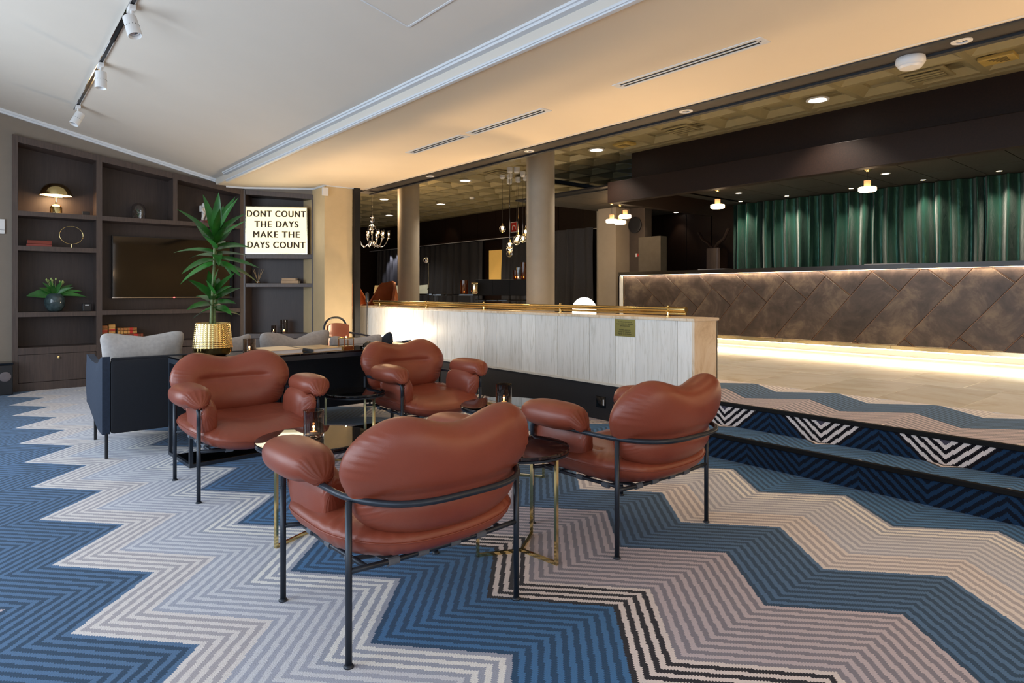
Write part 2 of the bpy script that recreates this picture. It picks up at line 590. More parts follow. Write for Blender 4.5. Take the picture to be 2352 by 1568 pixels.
# access hatch in the sloped ceiling
m = MB()
hx0, hx1, hy0, hy1 = 1.55, 2.187, 3.0, 3.684
m.hexa([(x, y, zs(x) - t) for t in (.006, 0.0) for y in (hy0, hy1) for x in (hx0, hx1)])
m.build('access_hatch', M['ceil_white'], ceil)
m = MB()
for a in (hx0, hx1):
    m.hexa([(x, y, zs(x) - t) for t in (.010, -.002) for y in (hy0, hy1) for x in (a - .006, a + .006)])
for a in (hy0, hy1):
    m.hexa([(x, y, zs(x) - t) for t in (.010, -.002) for y in (a - .006, a + .006) for x in (hx0, hx1)])
m.build('hatch_frame', M['trim_white'], ceil)

tr = struct('trim_1')
m = MB()
for (a, b, z0, z1) in ((2.615, 2.668, 2.868, 2.905), (2.60, 2.63, 2.885, 2.915)):
    m.bbox(a, b, -3.6, 9.4, z0, z1, .006)
m.build('upper_moulding', M['trim_white'], tr)
m = MB()
m.bbox(2.650, 2.715, -3.6, 9.42, 2.784, 2.802, .005)
m.bbox(2.660, 2.695, -3.6, 9.42, 2.774, 2.788, .004)
m.build('lower_moulding', M['trim_white'], tr)

# dark beam along the platform edge
be = struct('trim_2')
MB().box(4.56, 4.84, -3.6, 9.3, 2.80, 3.5).build('beam', M['beam'], be)
MB().box(4.555, 4.605, -3.6, 9.3, 2.782, 2.80).build('edge_strip', M['black'], be)
MB().box(4.80, 4.85, -3.6, 9.3, 2.782, 2.80).build('edge_strip', M['black'], be)
MB().box(4.535, 4.556, -3.6, 9.3, 2.792, 2.80).build('shadow_gap_bead', M['ceil_flat'], be)
MB().box(4.37, 4.84, 9.0, 9.3, 2.79, 3.45).build('cross_beam', M['black'], be)
# small dark frame beside the pillar
MB().box(4.36, 4.45, 8.9, 8.98, 0.0, 2.80).build('post', M['black'], be)

# coffered ceiling above the platform
cf = struct('ceiling')
MB().box(7.90, 8.02, -3.6, 6.62, ZK - .004, ZK + .02).box(7.90, 11.0, 6.60, 6.75, ZK - .004, ZK + .02).box(10.72, 10.9, 6.7, 20.6, ZK - .004, ZK + .02).build('edge_strip', M['coffer'], cf)
MB().box(4.84, 12.2, -3.6, 21.0, ZK + .10, ZK + .16).build('slab', M['coffer'], cf)
def coffer_mesh():
    m = MB()
    s, h = 0.3, 0.10
    ins = [(0.297, 0), (0.262, 0.0), (0.165, 0.060), (0.150, 0.060), (0.146, 0.085)]
    vs = []
    for r, z in ins:
        vs += [(-r, -r, z), (r, -r, z), (r, r, z), (-r, r, z)]
    fs = []
    for i in range(len(ins) - 1):
        for k in range(4):
            a, b = i * 4 + k, i * 4 + (k + 1) % 4
            fs.append((a, a + 4, b + 4, b))
    n = (len(ins) - 1) * 4
    fs.append((n + 3, n + 2, n + 1, n))
    m.add(vs, fs)
    # the upstand around the tile
    m.add([(-.297, -.297, 0), (.297, -.297, 0), (.297, .297, 0), (-.297, .297, 0), (-.297, -.297, .09), (.297, -.297, .09), (.297, .297, .09), (-.297, .297, .09)],
          [(0, 4, 5, 1), (1, 5, 6, 2), (2, 6, 7, 3), (3, 7, 4, 0)])
    return m.mesh('ceiling_panel', M['coffer'])
cm = coffer_mesh()
cnt = 0
rest = MB()
PITCH = 0.59
far_tiles = []
for j in range(0, 34):
    y = 0.98 + PITCH * j
    for i in range(10):
        x = 5.14 + PITCH * i
        if x > 8.1 and y < 6.9: continue
        # hidden behind the dark beam: line of sight under the beam edge
        if x > 10.9: continue
        if cnt < 296:
            o = link('ceiling_panel', cm, cf, (x, y, ZK))
            cnt += 1
        else: far_tiles.append((x, y))
m = MB()
for (x, y) in far_tiles:
    m.add([(v.co.x + x, v.co.y + y, v.co.z + ZK) for v in cm.vertices], [tuple(p.vertices) for p in cm.polygons])
if far_tiles:
    o = m.build('far_ceiling_panels', M['coffer'], cf); o['kind'] = 'stuff'

# walls ----------------------------------------------------------------------
WB = 10.32
wb = struct('wall_back')
MB().box(-2.2, 3.2, WB, WB + .1, 0, 3.95).build('plaster', M['taupe'], wb)
MB().box(3.2, 4.4, 10.32, 10.4, 0, 2.9).build('plaster', M['taupe'], wb)
# crown moulding under the sloped ceiling
m = MB()
for (d, h0, h1) in ((.05, .0, .028), (.025, .028, .05)):
    m.hexa([(x, y, zs(x) - t) for t in (h1, h0) for y in (9.98 - d, 10.0) for x in (-2.0, 2.70)])
m.build('crown_moulding', M['trim_white'], wb)
MB().hexa([(x, y, 3.170 - .147 * (x - .324)) for y in (9.985, 10.30) for x in (.331, 3.06)] + [(x, y, 3.95) for y in (9.985, 10.30) for x in (.331, 3.06)]).build('bulkhead', M['taupe'], wb)
# facetted bulkhead above the angled bookcase bay
u = Vector((math.cos(math.radians(-34.3)), math.sin(math.radians(-34.3))))
def seg_box(m, p, q, t, z0, z1):
    p, q = Vector(p), Vector(q)
    d = (q - p).normalized()
    n = Vector((-d.y, d.x)) * t
    pts = [p, q, q + n, p + n]
    m.prism([(a.x, a.y) for a in pts], z0, z1)
m = MB()
seg_box(m, (3.07, 9.96), (3.95, 9.36), .08, 2.71, 2.81)
m.build('bulkhead', M['taupe'], wb)
m = MB()
seg_box(m, (2.62, 9.96), (3.05, 9.90), .05, 2.775, 2.80)
seg_box(m, (3.05, 9.90), (3.92, 9.31), .05, 2.775, 2.80)
m.box(3.885, 3.91, 8.95, 9.32, 2.775, 2.80)
m.build('crown_moulding', M['trim_white'], wb)

pl = struct('wall_pillar')
MB().bbox(3.90, 4.34, 8.95, 9.95, 0, 2.80, .004).build('pillar', M['beige'], pl)
m = MB()
m.box(3.885, 4.355, 8.935, 8.95, 2.785, 2.80)
m.build('cap_bead', M['trim_white'], pl)

# left window wall, outside the frame: piers, sills, glazing bars and panes
wl = struct('wall_left')
MB().box(-2.15, -1.75, -3.6, 10.4, 0.0, 0.45).build('sill_wall', M['taupe'], wl)
MB().box(-2.15, -1.75, -3.6, 10.4, 2.75, 3.99).build('lintel', M['taupe'], wl)
for a, b in ((-3.6, -2.1), (0.9, 1.5), (4.5, 5.1), (8.1, 10.4)):
    MB().box(-2.15, -1.75, a, b, 0.45, 2.75).build('pier', M['taupe'], wl)
for i, (a, b) in enumerate(((-2.1, .9), (1.5, 4.5), (5.1, 8.1))):
    wn = struct('window_%d' % (i + 1))
    m = MB()
    for y in (a, (a + b) / 2 - .03, b - .06):
        m.box(-1.92, -1.86, y, y + .06, .45, 2.75)
    for z in (.45, 2.69):
        m.box(-1.92, -1.86, a, b, z, z + .06)
    m.build('window_frame', M['black'], wn)
wr = struct('wall_rear')
MB().box(-2.2, 12.3, -3.75, -3.6, 0, 3.99).build('plaster', M['beige'], wr)
MB().box(-2.2, -1.0, 9.99, 10.02, 0.0, 3.95).build('plaster_return', M['taupe'], wb)

# far side of the platform room
wf = struct('wall_far')
XF = 10.9
MB().box(XF, XF + .1, 9.45, 21.0, PZ, 3.7).build('panelling', M['darkwood'], wf)
for k in range(14):
    y = 9.6 + k * 0.82
    MB().bbox(XF - .015, XF, y + .006, y + .81, 2.72, 3.44, .003).build('panel', M['darkwood'], wf)
MB().box(XF - .28, XF - .02, 9.4, 20.6, 2.655, 2.70).build('curtain_pelmet', M['darkwood'], wf)
MB().box(XF - .27, XF - .25, 9.4, 20.6, 2.640, 2.662).build('curtain_track', M['trim_white'], wf)
we = struct('wall_end')
MB().box(4.3, 12.2, 20.6, 20.7, PZ, 3.7).build('panelling', M['darkwood'], we)
MB().box(4.3, 4.4, 9.3, 20.7, PZ, 3.7).build('side_panelling', M['darkwood'], we)
for k in range(6):
    MB().bbox(4.6 + k * 1.02, 5.6 + k * 1.02, 20.575, 20.6, .5, 3.4, .004).build('panel', M['darkwood'], we)

# round columns
for nm, y, lab in (('column', 7.096, 'thick round grey-beige column standing behind the middle of the half wall'), ('column', 10.94, 'round grey-beige column rising behind the far part of the half wall')):
    c = thing(nm, lab, 'column', (6.5, y, PZ))
    MB().lathe([(.212, 0), (.212, ZK - PZ + .02)], n=48).build('shaft', M['colgrey'], c, 'smooth')
    MB().lathe([(.222, 0), (.222, .09), (.214, .10)], n=48).build('base_ring', M['black'], c, 'smooth')

# ---- reception: bulkhead, ceiling, counter, curtain
bh = struct('trim_3')
X1B, X2B = 8.02, 7.85
MB().box(X1B, X1B + .1, -3.6, 6.60, 2.95, ZK + .05).build('upper_fascia', M['darkwood'], bh)
MB().box(X1B + .1, 11.8, 6.50, 6.598, 2.95, ZK + .05).build('upper_fascia_return', M['darkwood'], bh)
MB().bbox(X2B, X2B + .12, -3.6, 6.96, 2.668, 3.007, .006).build('lower_fascia', M['darkwood'], bh)
MB().bbox(X2B + .12, 10.7, 6.84, 6.958, 2.669, 3.006, .006).build('lower_fascia_return', M['darkwood'], bh)
MB().box(X2B + .11, X1B + .1, -3.6, 6.83, 2.98, 3.003).build('shelf', M['darkwood'], bh)
MB().box(X2B + .10, X2B + .26, -3.6, 6.9, 2.69, 2.71).build('soffit', M['darkwood'], bh)
rc = struct('ceiling')
blk = plain('dark_ceiling_tile', '#37342f', 0.7, var=0.05)
MB().box(X2B + .1, 11.9, -3.6, 9.4, 2.97, 3.0).build('backing', M['blackpaint'], rc)
tm2 = MB().bbox(-.595, .595, -.295, .295, 0, .02, .003).mesh('ceiling_tile', blk)
for i in range(3):
    for j in range(17):
        link('ceiling_tile', tm2, rc, (8.75 + 1.2 * i, -.6 + .6 * j, 2.95))
wr2 = struct('wall_right')
MB().box(11.8, 11.9, -3.6, 12.3, PZ, 3.0).build('panelling', M['darkwood'], wr2)
MB().box(X2B + .3, 12.2, -3.6, -3.5, PZ, 3.5).build('side', M['darkwood'], wr2)
for k in range(3):
    MB().bbox(11.77, 11.8, 6.95 + k * .62, 7.55 + k * .62, PZ + .1, 2.9, .004).build('panel', M['darkwood'], wr2)
# beige pillars at the left end of the reception
bp = struct('wall_pillar')
MB().bbox(10.38, 10.95, 9.22, 9.52, PZ, 2.99, .005).build('pillar', M['colgrey'], bp)
MB().bbox(9.95, 10.38, 8.60, 9.08, PZ, 3.4, .005).build('pillar', M['colgrey'], bp)
MB().bbox(10.38, 10.60, 8.2, 9.18, PZ, 3.0, .005).build('return', plain('grey_taupe_paint', '#4a4038', .7), bp)
MB().bbox(10.3, 10.5, 7.75, 8.3, PZ, 2.33, .005).build('low_partition', plain('grey_taupe_paint_light', '#5d564b', .7), bp)

# counter
YK1 = 8.06
ct = thing('reception_counter', 'long reception counter clad in chevron brown leather-look panels with dark slab top', 'counter', (XK, 0, PZ))
def toc(m_, name, mt, sm=False, parent=None): return m_.build(name, mt, parent or ct, sm)
ZT = 1.60 - PZ
toc(MB().box(0.03, 0.78, -3.4, YK1 - .03, .10, ZT - .07), 'carcass', M['blackpaint'])
toc(MB().box(0.25, 0.70, -3.4, YK1 - .2, 0, .10), 'plinth', M['white'])
toc(MB().prism([(-.06, -3.4), (.80, -3.4), (.80, YK1 + .05), (.06, YK1 + .05), (-.06, YK1 - .06)], ZT - .065, ZT), 'counter_top', M['counter_top'])
toc(MB().bbox(-.008, .0, -3.4, YK1 - .01, .10, .15, .001), 'brass_kick_strip', M['brass_soft'])
for y in (6.3, 4.8, 3.3, 1.8):
    toc(MB().box(-.010, -.007, y, y + .004, .10, .15), 'strip_joint', M['black'])
toc(MB().box(0.04, 0.06, -3.4, YK1 - .08, .085, .098), 'led_strip_low', M['led'])
toc(MB().box(-.03, -.02, -3.4, YK1 - .08, ZT - .068, ZT - .0655), 'led_strip_high', M['led'])
toc(MB().bbox(-.002, .02, YK1 - .135, YK1 - .12, .15, ZT - .07, .002), 'brass_corner_strip', M['brass'])
toc(MB().bbox(0.0, .03, YK1 - .12, YK1, .15, ZT - .07, .002), 'marble_end', M['marble'])
toc(MB().bbox(0.0, .6, YK1 - .03, YK1, .10, ZT - .07, .002), 'marble_return', M['marble'])
# herringbone cladding
def clip(poly, ax, lim, keep_less):
    out = []
    for i in range(len(poly)):
        a, b = poly[i], poly[(i + 1) % len(poly)]
        ia = (a[ax] <= lim) if keep_less else (a[ax] >= lim)
        ib = (b[ax] <= lim) if keep_less else (b[ax] >= lim)
        if ia: out.append(a)
        if ia != ib:
            t = (lim - a[ax]) / (b[ax] - a[ax])
            out.append((a[0] + (b[0] - a[0]) * t, a[1] + (b[1] - a[1]) * t))
    return out
def cladding():
    t = NT('smoked_brown_panel')
    v = t.coord()
    oi = t.n('ShaderNodeObjectInfo')
    cx = t.n('ShaderNodeCombineXYZ')
    r = t.math('MULTIPLY', oi.outputs['Random'], 31.0)
    for i in range(3): t.l(r, cx.inputs[i])
    ad = t.n('ShaderNodeVectorMath', operation='ADD')
    t.l(v, ad.inputs[0]); t.l(cx.outputs[0], ad.inputs[1])
    f = t.noise(ad.outputs[0], 2.6, 9, 0.66, 0.5)
    f2 = t.noise(ad.outputs[0], 9, 5, 0.7)
    c = t.ramp(f, [(0.34, '#2b2422'), (0.5, '#4e433e'), (0.66, '#80705f')])
    c = t.mix(t.math('MULTIPLY', f2, 0.4), c, '#5b4a40')
    t.base(c)
    t.set(0.42)
    t.bump(f2, 0.1, 0.004)
    return t.m
M['clad'] = cladding()
grooves = plain('copper_groove', '#9a6f52', .35, .5)
toc(MB().box(0.012, 0.03, -3.4, YK1 - .135, .15, ZT - .07), 'cladding_backing', grooves)
ang = math.radians(40)
Lp, Wp = 1.32, 0.44
ca, sa = math.cos(ang), math.sin(ang)
ay, az = 3.82, 1.176 - PZ
def addplank(pts2):
    p = [(ay + a * ca - b * sa, az + a * sa + b * ca) for a, b in pts2]
    p = clip(p, 0, -1.6, False)
    if len(p) > 2: p = clip(p, 0, YK1 - .14, True)
    if len(p) > 2: p = clip(p, 1, .152, False)
    if len(p) > 2: p = clip(p, 1, ZT - .072, True)
    if len(p) < 3: return
    area_ = abs(sum(p[i][0] * p[(i + 1) % len(p)][1] - p[(i + 1) % len(p)][0] * p[i][1] for i in range(len(p)))) / 2
    if area_ < .0015: return
    n = len(p)
    cy = sum(q[0] for q in p) / n; cz = sum(q[1] for q in p) / n
    m = MB()
    sh = []
    for q in p:
        d = math.hypot(q[0] - cy, q[1] - cz)
        k = max(0, 1 - .012 / d)
        sh.append((cy + (q[0] - cy) * k, cz + (q[1] - cz) * k))
    vs = [(0.012, a, b) for a, b in p] + [(0.0, a, b) for a, b in sh]
    a2 = sum(p[i][0] * p[(i + 1) % n][1] - p[(i + 1) % n][0] * p[i][1] for i in range(n))
    f = [tuple(range(n, 2 * n))] + [(i, n + i, n + (i + 1) % n, (i + 1) % n) for i in range(n)]
    if a2 > 0: f = [g[::-1] for g in f]
    m.add(vs, f)
    m.build('cladding_panel', M['clad'], ct)
for i in range(-16, 17):
    for j in range(-8, 9):
        x = -i * Wp + j * Lp
        y = i * Wp + j * Lp
        if abs(x) > 9 or abs(y) > 9: continue
        g = 0.002
        addplank([(x + g, y + g), (x + Lp - g, y + g), (x + Lp - g, y + Wp - g), (x + g, y + Wp - g)])
        addplank([(x + Lp + g, y + g), (x + Lp + Wp - g, y + g), (x + Lp + Wp - g, y + Lp - g), (x + Lp + g, y + Lp - g)])

# ------------------------------------------------------------------ lounge furniture
# generic stuffed cushion: disc-like grid, front and back, mapped by fn(s, t, h, rho, phi, side)
def pillow(a, b, T, n, fn, nphi=120, nr=14, e=0.7, pw=2.6):
    vs, fs = [], []
    def P(rho, phi, side):
        cs, sn = math.cos(phi), math.sin(phi)
        x = a * math.copysign(abs(cs) ** (2 / n), cs)
        y = b * math.copysign(abs(sn) ** (2 / n), sn)
        h = T * max(0.0, 1 - rho ** pw) ** e
        return fn(x * rho, y * rho, h * side, rho, phi, side)
    rings = [math.sin(PI / 2 * (i / nr)) ** 0.9 for i in range(1, nr + 1)]
    for side in (1, -1):
        base = len(vs)
        vs.append(P(0, 0, side))
        for r in rings[:-1] if side == -1 else rings:
            for k in range(nphi):
                vs.append(P(r, 2 * PI * k / nphi, side))
        if side == 1: top0 = base
        else: bot0 = base
    R = len(rings)
    def idx(side, i, k):
        k %= nphi
        if side == 1: return top0 + 1 + i * nphi + k
        if i == R - 1: return top0 + 1 + i * nphi + k
        return bot0 + 1 + i * nphi + k
    for side in (1, -1):
        c = top0 if side == 1 else bot0
        for k in range(nphi):
            f = (c, idx(side, 0, k), idx(side, 0, k + 1))
            fs.append(f if side == 1 else f[::-1])
            for i in range(R - 1):
                f = (idx(side, i, k), idx(side, i + 1, k), idx(side, i + 1, k + 1), idx(side, i, k + 1))
                fs.append(f if side == 1 else f[::-1])
    return vs, fs

def ss(a, b, x):
    t = max(0.0, min(1.0, (x - a) / (b - a)))
    return t * t * (3 - 2 * t)

def wrinkle(phi, k, seed):
    return math.sin(k * phi + 1.7 * math.sin(3 * phi + seed)) * (0.6 + 0.4 * math.sin(7 * phi + seed * 2)) + 0.4 * math.sin(1.9 * k * phi + seed)

def back_cushion():
    def fn(s, t, h, rho, phi, side):
        # kidney outline: higher lobes left and right, dip in the middle, narrower bottom
        top = ss(0.0, 0.16, t)
        s2 = s * (1 - 0.10 * ss(0.0, -0.20, t) if t < 0 else 1)
        t2 = t + top * (0.030 * math.exp(-((abs(s) - 0.24) / 0.12) ** 2) - 0.027 * math.exp(-(s / 0.14) ** 2))
        endm = ss(0.25, 0.37, abs(s))
        hh = h
        # gathered leather at the ends
        rim = ss(0.62, 0.93, rho) * (1 - .5 * ss(.95, 1, rho))
        hh += side * 0.0046 * wrinkle(phi, 58, 0.4 if s > 0 else 2.1) * endm * rim * (1 if rho < 0.999 else 0)
        if side > 0:   # front: long horizontal tuck
            g = math.exp(-((t2 - 0.045) / 0.018) ** 2) * ss(0.27, 0.19, abs(s))
            g2 = math.exp(-((t2 - 0.045) / 0.07) ** 2) * ss(0.31, 0.12, abs(s))
            hh -= 0.016 * g + 0.020 * g2
        else:          # back: pinched by the tube
            tb = -0.050
            g = math.exp(-((t2 - tb) / 0.030) ** 2)
            hh += 0.020 * g * ss(1.0, 0.8, rho)
            hh += 0.010 * math.exp(-((t2 - tb) / 0.09) ** 2) * ss(1.0, 0.7, rho)
        # place: curved around the sitter, leaning back
        y = -0.366 + hh * 0.98 + 0.58 * s2 * s2 - 0.20 * t2
        pin = math.exp(-((t2 + .055) / 0.06) ** 2)
        x = (s2 - 0.5 * s2 * hh) * (1 - .09 * pin - .04 * ss(-.05, -.2, t2))
        z = 0.600 + t2 * 0.99
        return (x, y, z)
    return pillow(0.394, 0.207, 0.112, 3.1, fn, 168, 22, 0.5, 3.6)

def seat_cushion():
    def fn(s, t, h, rho, phi, side):
        # s across, t fore-aft
        rim = ss(0.5, 0.97, rho) * (1 if rho < 0.999 else 0)
        if side < 0: h *= 1.22
        h2 = h + side * 0.0032 * wrinkle(phi, 38, 1.3) * rim * (0.3 + 0.7 * ss(0.12, 0.3, abs(s)))
        # dished seat, belly hanging in the webbing
        dish = -0.030 * math.exp(-(s / 0.24) ** 2 - ((t - 0.0) / 0.26) ** 2)
        sag = -0.032 * (1 - (s / 0.37) ** 2)
        if side > 0:
            h2 += dish * 0.8
            h2 -= 0.010 * math.exp(-((math.hypot(s / 0.29, (t + .02) / 0.25) - 0.82) / 0.07) ** 2) * (1 if t > -.1 else .3)
        w = s * (1.0 - 0.06 * ss(0.1, 0.36, t))
        return (w, 0.015 + t, 0.402 + h2 + sag - 0.03 * ss(0.12, 0.40, t) + 0.012 * ss(-.1, -.35, t))
    return pillow(0.384, 0.398, 0.082, 3.5, fn, 156, 16, 0.46)

def arm_cushion(sx):
    """folded roll hanging over the tube: an upper roll and an inner lobe, gathered at both ends"""
    vs, fs = [], []
    def lobe(cx, cz, rx, rz, y0, y1, px, pz, seed, nx=44, ny=26, tilt=0.0):
        base = len(vs)
        yc, hy = (y0 + y1) / 2, (y1 - y0) / 2
        for j in range(ny + 1):
            v = -1 + 2 * j / ny
            v = math.sin(v * PI / 2)
            prof = max(0.0, 1 - abs(v) ** 3.2) ** 0.5
            for k in range(nx):
                a = 2 * PI * k / nx
                ca_, sa_ = math.cos(a), math.sin(a)
                q = ss(0.68, 1.0, abs(v))
                wr = 0.0042 * math.sin(15 * a + seed + 1.2 * math.sin(2 * a)) * q * (1 - ss(.96, 1.0, abs(v)))
                wr += 0.0022 * math.sin(31 * a + seed * 3) * q * (1 - ss(.96, 1.0, abs(v)))
                rr = prof
                x = cx + (rx * math.copysign(abs(ca_) ** .85, ca_) * rr + wr * ca_)
                z = cz + (rz * math.copysign(abs(sa_) ** .85, sa_) * rr + wr * sa_)
                # ends pull towards the gather point on the tube
                e = ss(0.8, 1.0, abs(v))
                x = x + (px - cx) * e * 0.75
                z = z + (pz - cz) * e * 0.75
                y = yc + hy * v + tilt * (z - cz)
                vs.append((x * sx, y, z))
        for j in range(ny):
            for k in range(nx):
                k2 = (k + 1) % nx
                f = (base + j * nx + k, base + (j + 1) * nx + k, base + (j + 1) * nx + k2, base + j * nx + k2)
                fs.append(f if sx > 0 else f[::-1])
        f0 = tuple(base + k for k in range(nx)); f1 = tuple(base + ny * nx + k for k in range(nx))[::-1]
        fs.append(f0 if sx > 0 else f0[::-1]); fs.append(f1 if sx > 0 else f1[::-1])
    lobe(0.372, 0.612, 0.100, 0.068, -0.095, 0.335, 0.36, 0.560, 0.3)
    lobe(0.300, 0.470, 0.064, 0.128, -0.080, 0.315, 0.335, 0.54, 1.9)
    return vs, fs

def fillet(pts, r, n=5, closed=False):
    P = [Vector(p) for p in pts]
    out = []
    N = len(P)
    for i in range(N):
        if not closed and i in (0, N - 1):
            out.append(P[i]); continue
        a, b, c = P[i - 1], P[i], P[(i + 1) % N]
        rr = r[i] if isinstance(r, (list, tuple)) else r
        d1 = min(rr, (a - b).length * .48); d2 = min(rr, (c - b).length * .48)
        p0 = b + (a - b).normalized() * d1; p2 = b + (c - b).normalized() * d2
        for k in range(n + 1):
            t = k / n
            out.append(p0 * (1 - t) ** 2 + b * 2 * t * (1 - t) + p2 * t * t)
    return [tuple(p) for p in out]

def make_armchair():
    t = thing('armchair', 'x', 'armchair')
    HX, HY = 0.3625, 0.295
    def pm(vf): 
        m = MB(); m.add(*vf); return m
    o = pm(back_cushion()).build('backrest', M['leather'], t, 'all')
    sv = seat_cushion()
    o = pm(sv).build('seat', M['leather'], t, 'all')
    rim_ = [sv[0][1 + 15 * 156 + k] for k in range(156)]
    rim_ = [(x * 1.003, .015 + (y - .015) * 1.003, z) for x, y, z in rim_]
    MB().tube(rim_, .0028, 6, closed=True).build('piping', M['leather'], o, 'all')
    for sx in (-1, 1):
        pm(arm_cushion(sx)).build('armrest', M['leather'], t, 'all')
    # continuous arm and back rail with front legs bending into it
    path = fillet([(-HX, HY, .45), (-HX, HY, .55), (-HX, -HY, .55), (-.22, -.475, .545), (.22, -.475, .545), (HX, -HY, .55), (HX, HY, .55), (HX, HY, .45)],
                  [0, .045, .12, .16, .16, .12, .045, 0], 7)
    MB().tube(path, .0115, 12).build('back_rail', M['frame'], t, 'all')
    for sx in (-1, 1):
        for sy, top in ((1, .46), (-1, .545)):
            lg = MB().cyl((sx * HX, sy * HY, .008), (sx * HX, sy * HY, top), .0115, 12).build('leg', M['frame'], t, 'all')
            MB().lathe([(.0175, 0), (.0175, .004), (.012, .010)], sx * HX, sy * HY, 0, 14).build('foot_pad', M['frame'], lg, 'all')
    # seat ring and cross tube
    path = fillet([(-HX, -HY + .0, .315), (-.20, -HY + .015, .300), (.20, -HY + .015, .300), (HX, -HY, .315)], [0, .1, .1, 0], 6)
    MB().tube(path, .010, 10).build('seat_frame', M['frame'], t, 'all')
    path = fillet([(-HX, HY, .300), (-.20, HY - .01, .285), (.20, HY - .01, .285), (HX, HY, .300)], [0, .1, .1, 0], 6)
    MB().tube(path, .010, 10).build('seat_frame', M['frame'], t, 'all')
    for sx in (-1, 1):
        MB().tube([(sx * .29, -HY + .01, .306), (sx * .30, 0, .300), (sx * .29, HY - .01, .292)], .009, 10).build('seat_frame', M['frame'], t, 'all')
    # webbing straps wrapped over the ring
    for x in (-.19, -.07, .07, .19):
        m = MB()
        pts = []
        for i in range(13):
            y = -HY + .012 + (2 * HY - .024) * i / 12
            pts.append((y, .300 - .016 * (1 - (2 * i / 12 - 1) ** 2)))
        for (y0, z0), (y1, z1) in zip(pts, pts[1:]):
            m.hexa([(x + dx, y, z + dz) for dz in (0.0, .004) for (y, z) in ((y0, z0), (y1, z1)) for dx in (-.022, .022)])
        for y, z in ((-HY + .015, .300), (HY - .01, .285)):
            m.tube([(x - .022, y, z), (x + .022, y, z)], .0145, 12)
        m.build('strap', M['strapfab'], t)
    for y in (-.17, 0, .17):
        m = MB()
        for i in range(10):
            xa, xb = -.29 + .058 * i, -.29 + .058 * (i + 1)
            za, zb = (.296 - .018 * (1 - (k / .29) ** 2) for k in (xa, xb))
            m.hexa([(xx, yy, zz + dz) for dz in (0, .003) for yy in (y - .02, y + .02) for xx, zz in ((xa, za), (xb, zb))])
        for sx in (-1, 1):
            m.tube([(sx * .298, y - .02, .300), (sx * .298, y + .02, .300)], .0135, 12)
        m.build('strap', M['strapfab'], t)
    return t

G1 = 'puffy leather armchairs around the side tables'
ch = make_armchair()
ch.location = (1.300, 2.255, 0)
tag(ch, 'cognac leather armchair nearest the camera, seen from behind', 'armchair', G1)
dup(ch, (2.637, 2.253, 0), 0, 'cognac leather armchair seen from behind, closest to the carpeted steps', G1)
dup(ch, (1.352, 4.335, 0), PI, 'cognac leather armchair facing the camera in front of the planter', G1)
dup(ch, (2.775, 4.45, 0), PI, 'cognac leather armchair facing the camera beside the marble half wall', G1)

# side tables: round stone top on a brass three-legged frame
def side_table(x, y, h, r, fr, rot, topm, label):
    t = thing('side_table', label, 'table', (x, y, 0), rot, 'round side tables between the armchairs')
    MB().lathe([(r - .006, 0), (r, .004), (r, .014), (r - .004, .018)], 0, 0, h - .018, 72).build('tabletop', topm, t, 'smooth')
    MB().lathe([(r - .012, 0), (r - .004, .0), (r - .004, .010), (r - .012, .010)], 0, 0, h - .029, 72, closed=True).build('rim', M['frame'], t, 'smooth')
    for k in range(3):
        a = 2 * PI * k / 3
        c_, s_ = math.cos(a), math.sin(a)
        m = MB()
        w = .007
        # flat bar leg and floor arm to the centre
        def bar(p, q, m=m):
            p, q = Vector(p), Vector(q)
            d = (q - p).normalized()
            e1 = Vector((-s_, c_, 0)) * w
            e2 = d.cross(e1).normalized() * w
            m.hexa([tuple(b + u_ * e1 + v_ * e2) for b in (p, q) for v_ in (-1, 1) for u_ in (-1, 1)])
        R_ = fr
        bar((R_ * c_, R_ * s_, 0.0), (R_ * c_, R_ * s_, h - .028))
        bar((R_ * c_, R_ * s_, .007), (0, 0, .007))
        bar((R_ * c_, R_ * s_, h - .035), (R_ * .7 * c_, R_ * .7 * s_, h - .035))
        m.build('leg', M['brass'], t)
    return t
side_table(1.345, 3.205, .48, .295, .265, math.atan2(3.094 - 3.205, 1.105 - 1.345), M['tabletop2'], 'large round dark stone side table holding a candle glass, left of centre')
side_table(1.987, 2.301, .505, .228, .215, math.atan2(2.082 - 2.301, 2.009 - 1.987), M['tabletop'], 'small round brown marble side table just right of the nearest armchair')
side_table(2.735, 3.345, .475, .300, .27, 1.1, M['tabletop2'], 'large round dark side table with a candle glass, next to the half wall')
side_table(2.136, 4.36, .50, .222, .21, -1.35, M['tabletop2'], 'small empty round black side table between the two armchairs facing the camera')

# candle glasses
def candle_glass(x, y, z, r, h, label, group='smoked candle glasses', gm=None):
    t = thing('candle_glass', label, 'candle holder', (x, y, z), 0, group)
    MB().lathe([(r * .98, .0), (r, .004), (r, h), (r - .004, h), (r - .0045, .012), (.002, .010), (.002, .006), (r - .006, 0.0)], n=40, closed=False).build('glass_cup', gm or M['smoke'], t, 'smooth')
    MB().lathe([(.019, 0), (.019, .013), (.0185, .014), (.001, .013)], 0, 0, .0125, 20).build('tealight', M['white'], t, 'smooth')
    MB().lathe([(.0012, 0), (.0045, .006), (.0035, .012), (.0006, .022)], 0, 0, .028, 10).build('flame', M['flame'], t, 'smooth')
    l = point('candle_light', (x, y, z + .05), .35, (1, .5, .18), .006)
    return t
candle_glass(1.352, 3.24, .48, .052, .135, 'smoked candle glass with lit tealight on the left stone table', gm=M['smoke'])
candle_glass(2.715, 3.33, .475, .054, .14, 'candle glass with chrome-tinted sides on the table beside the half wall')

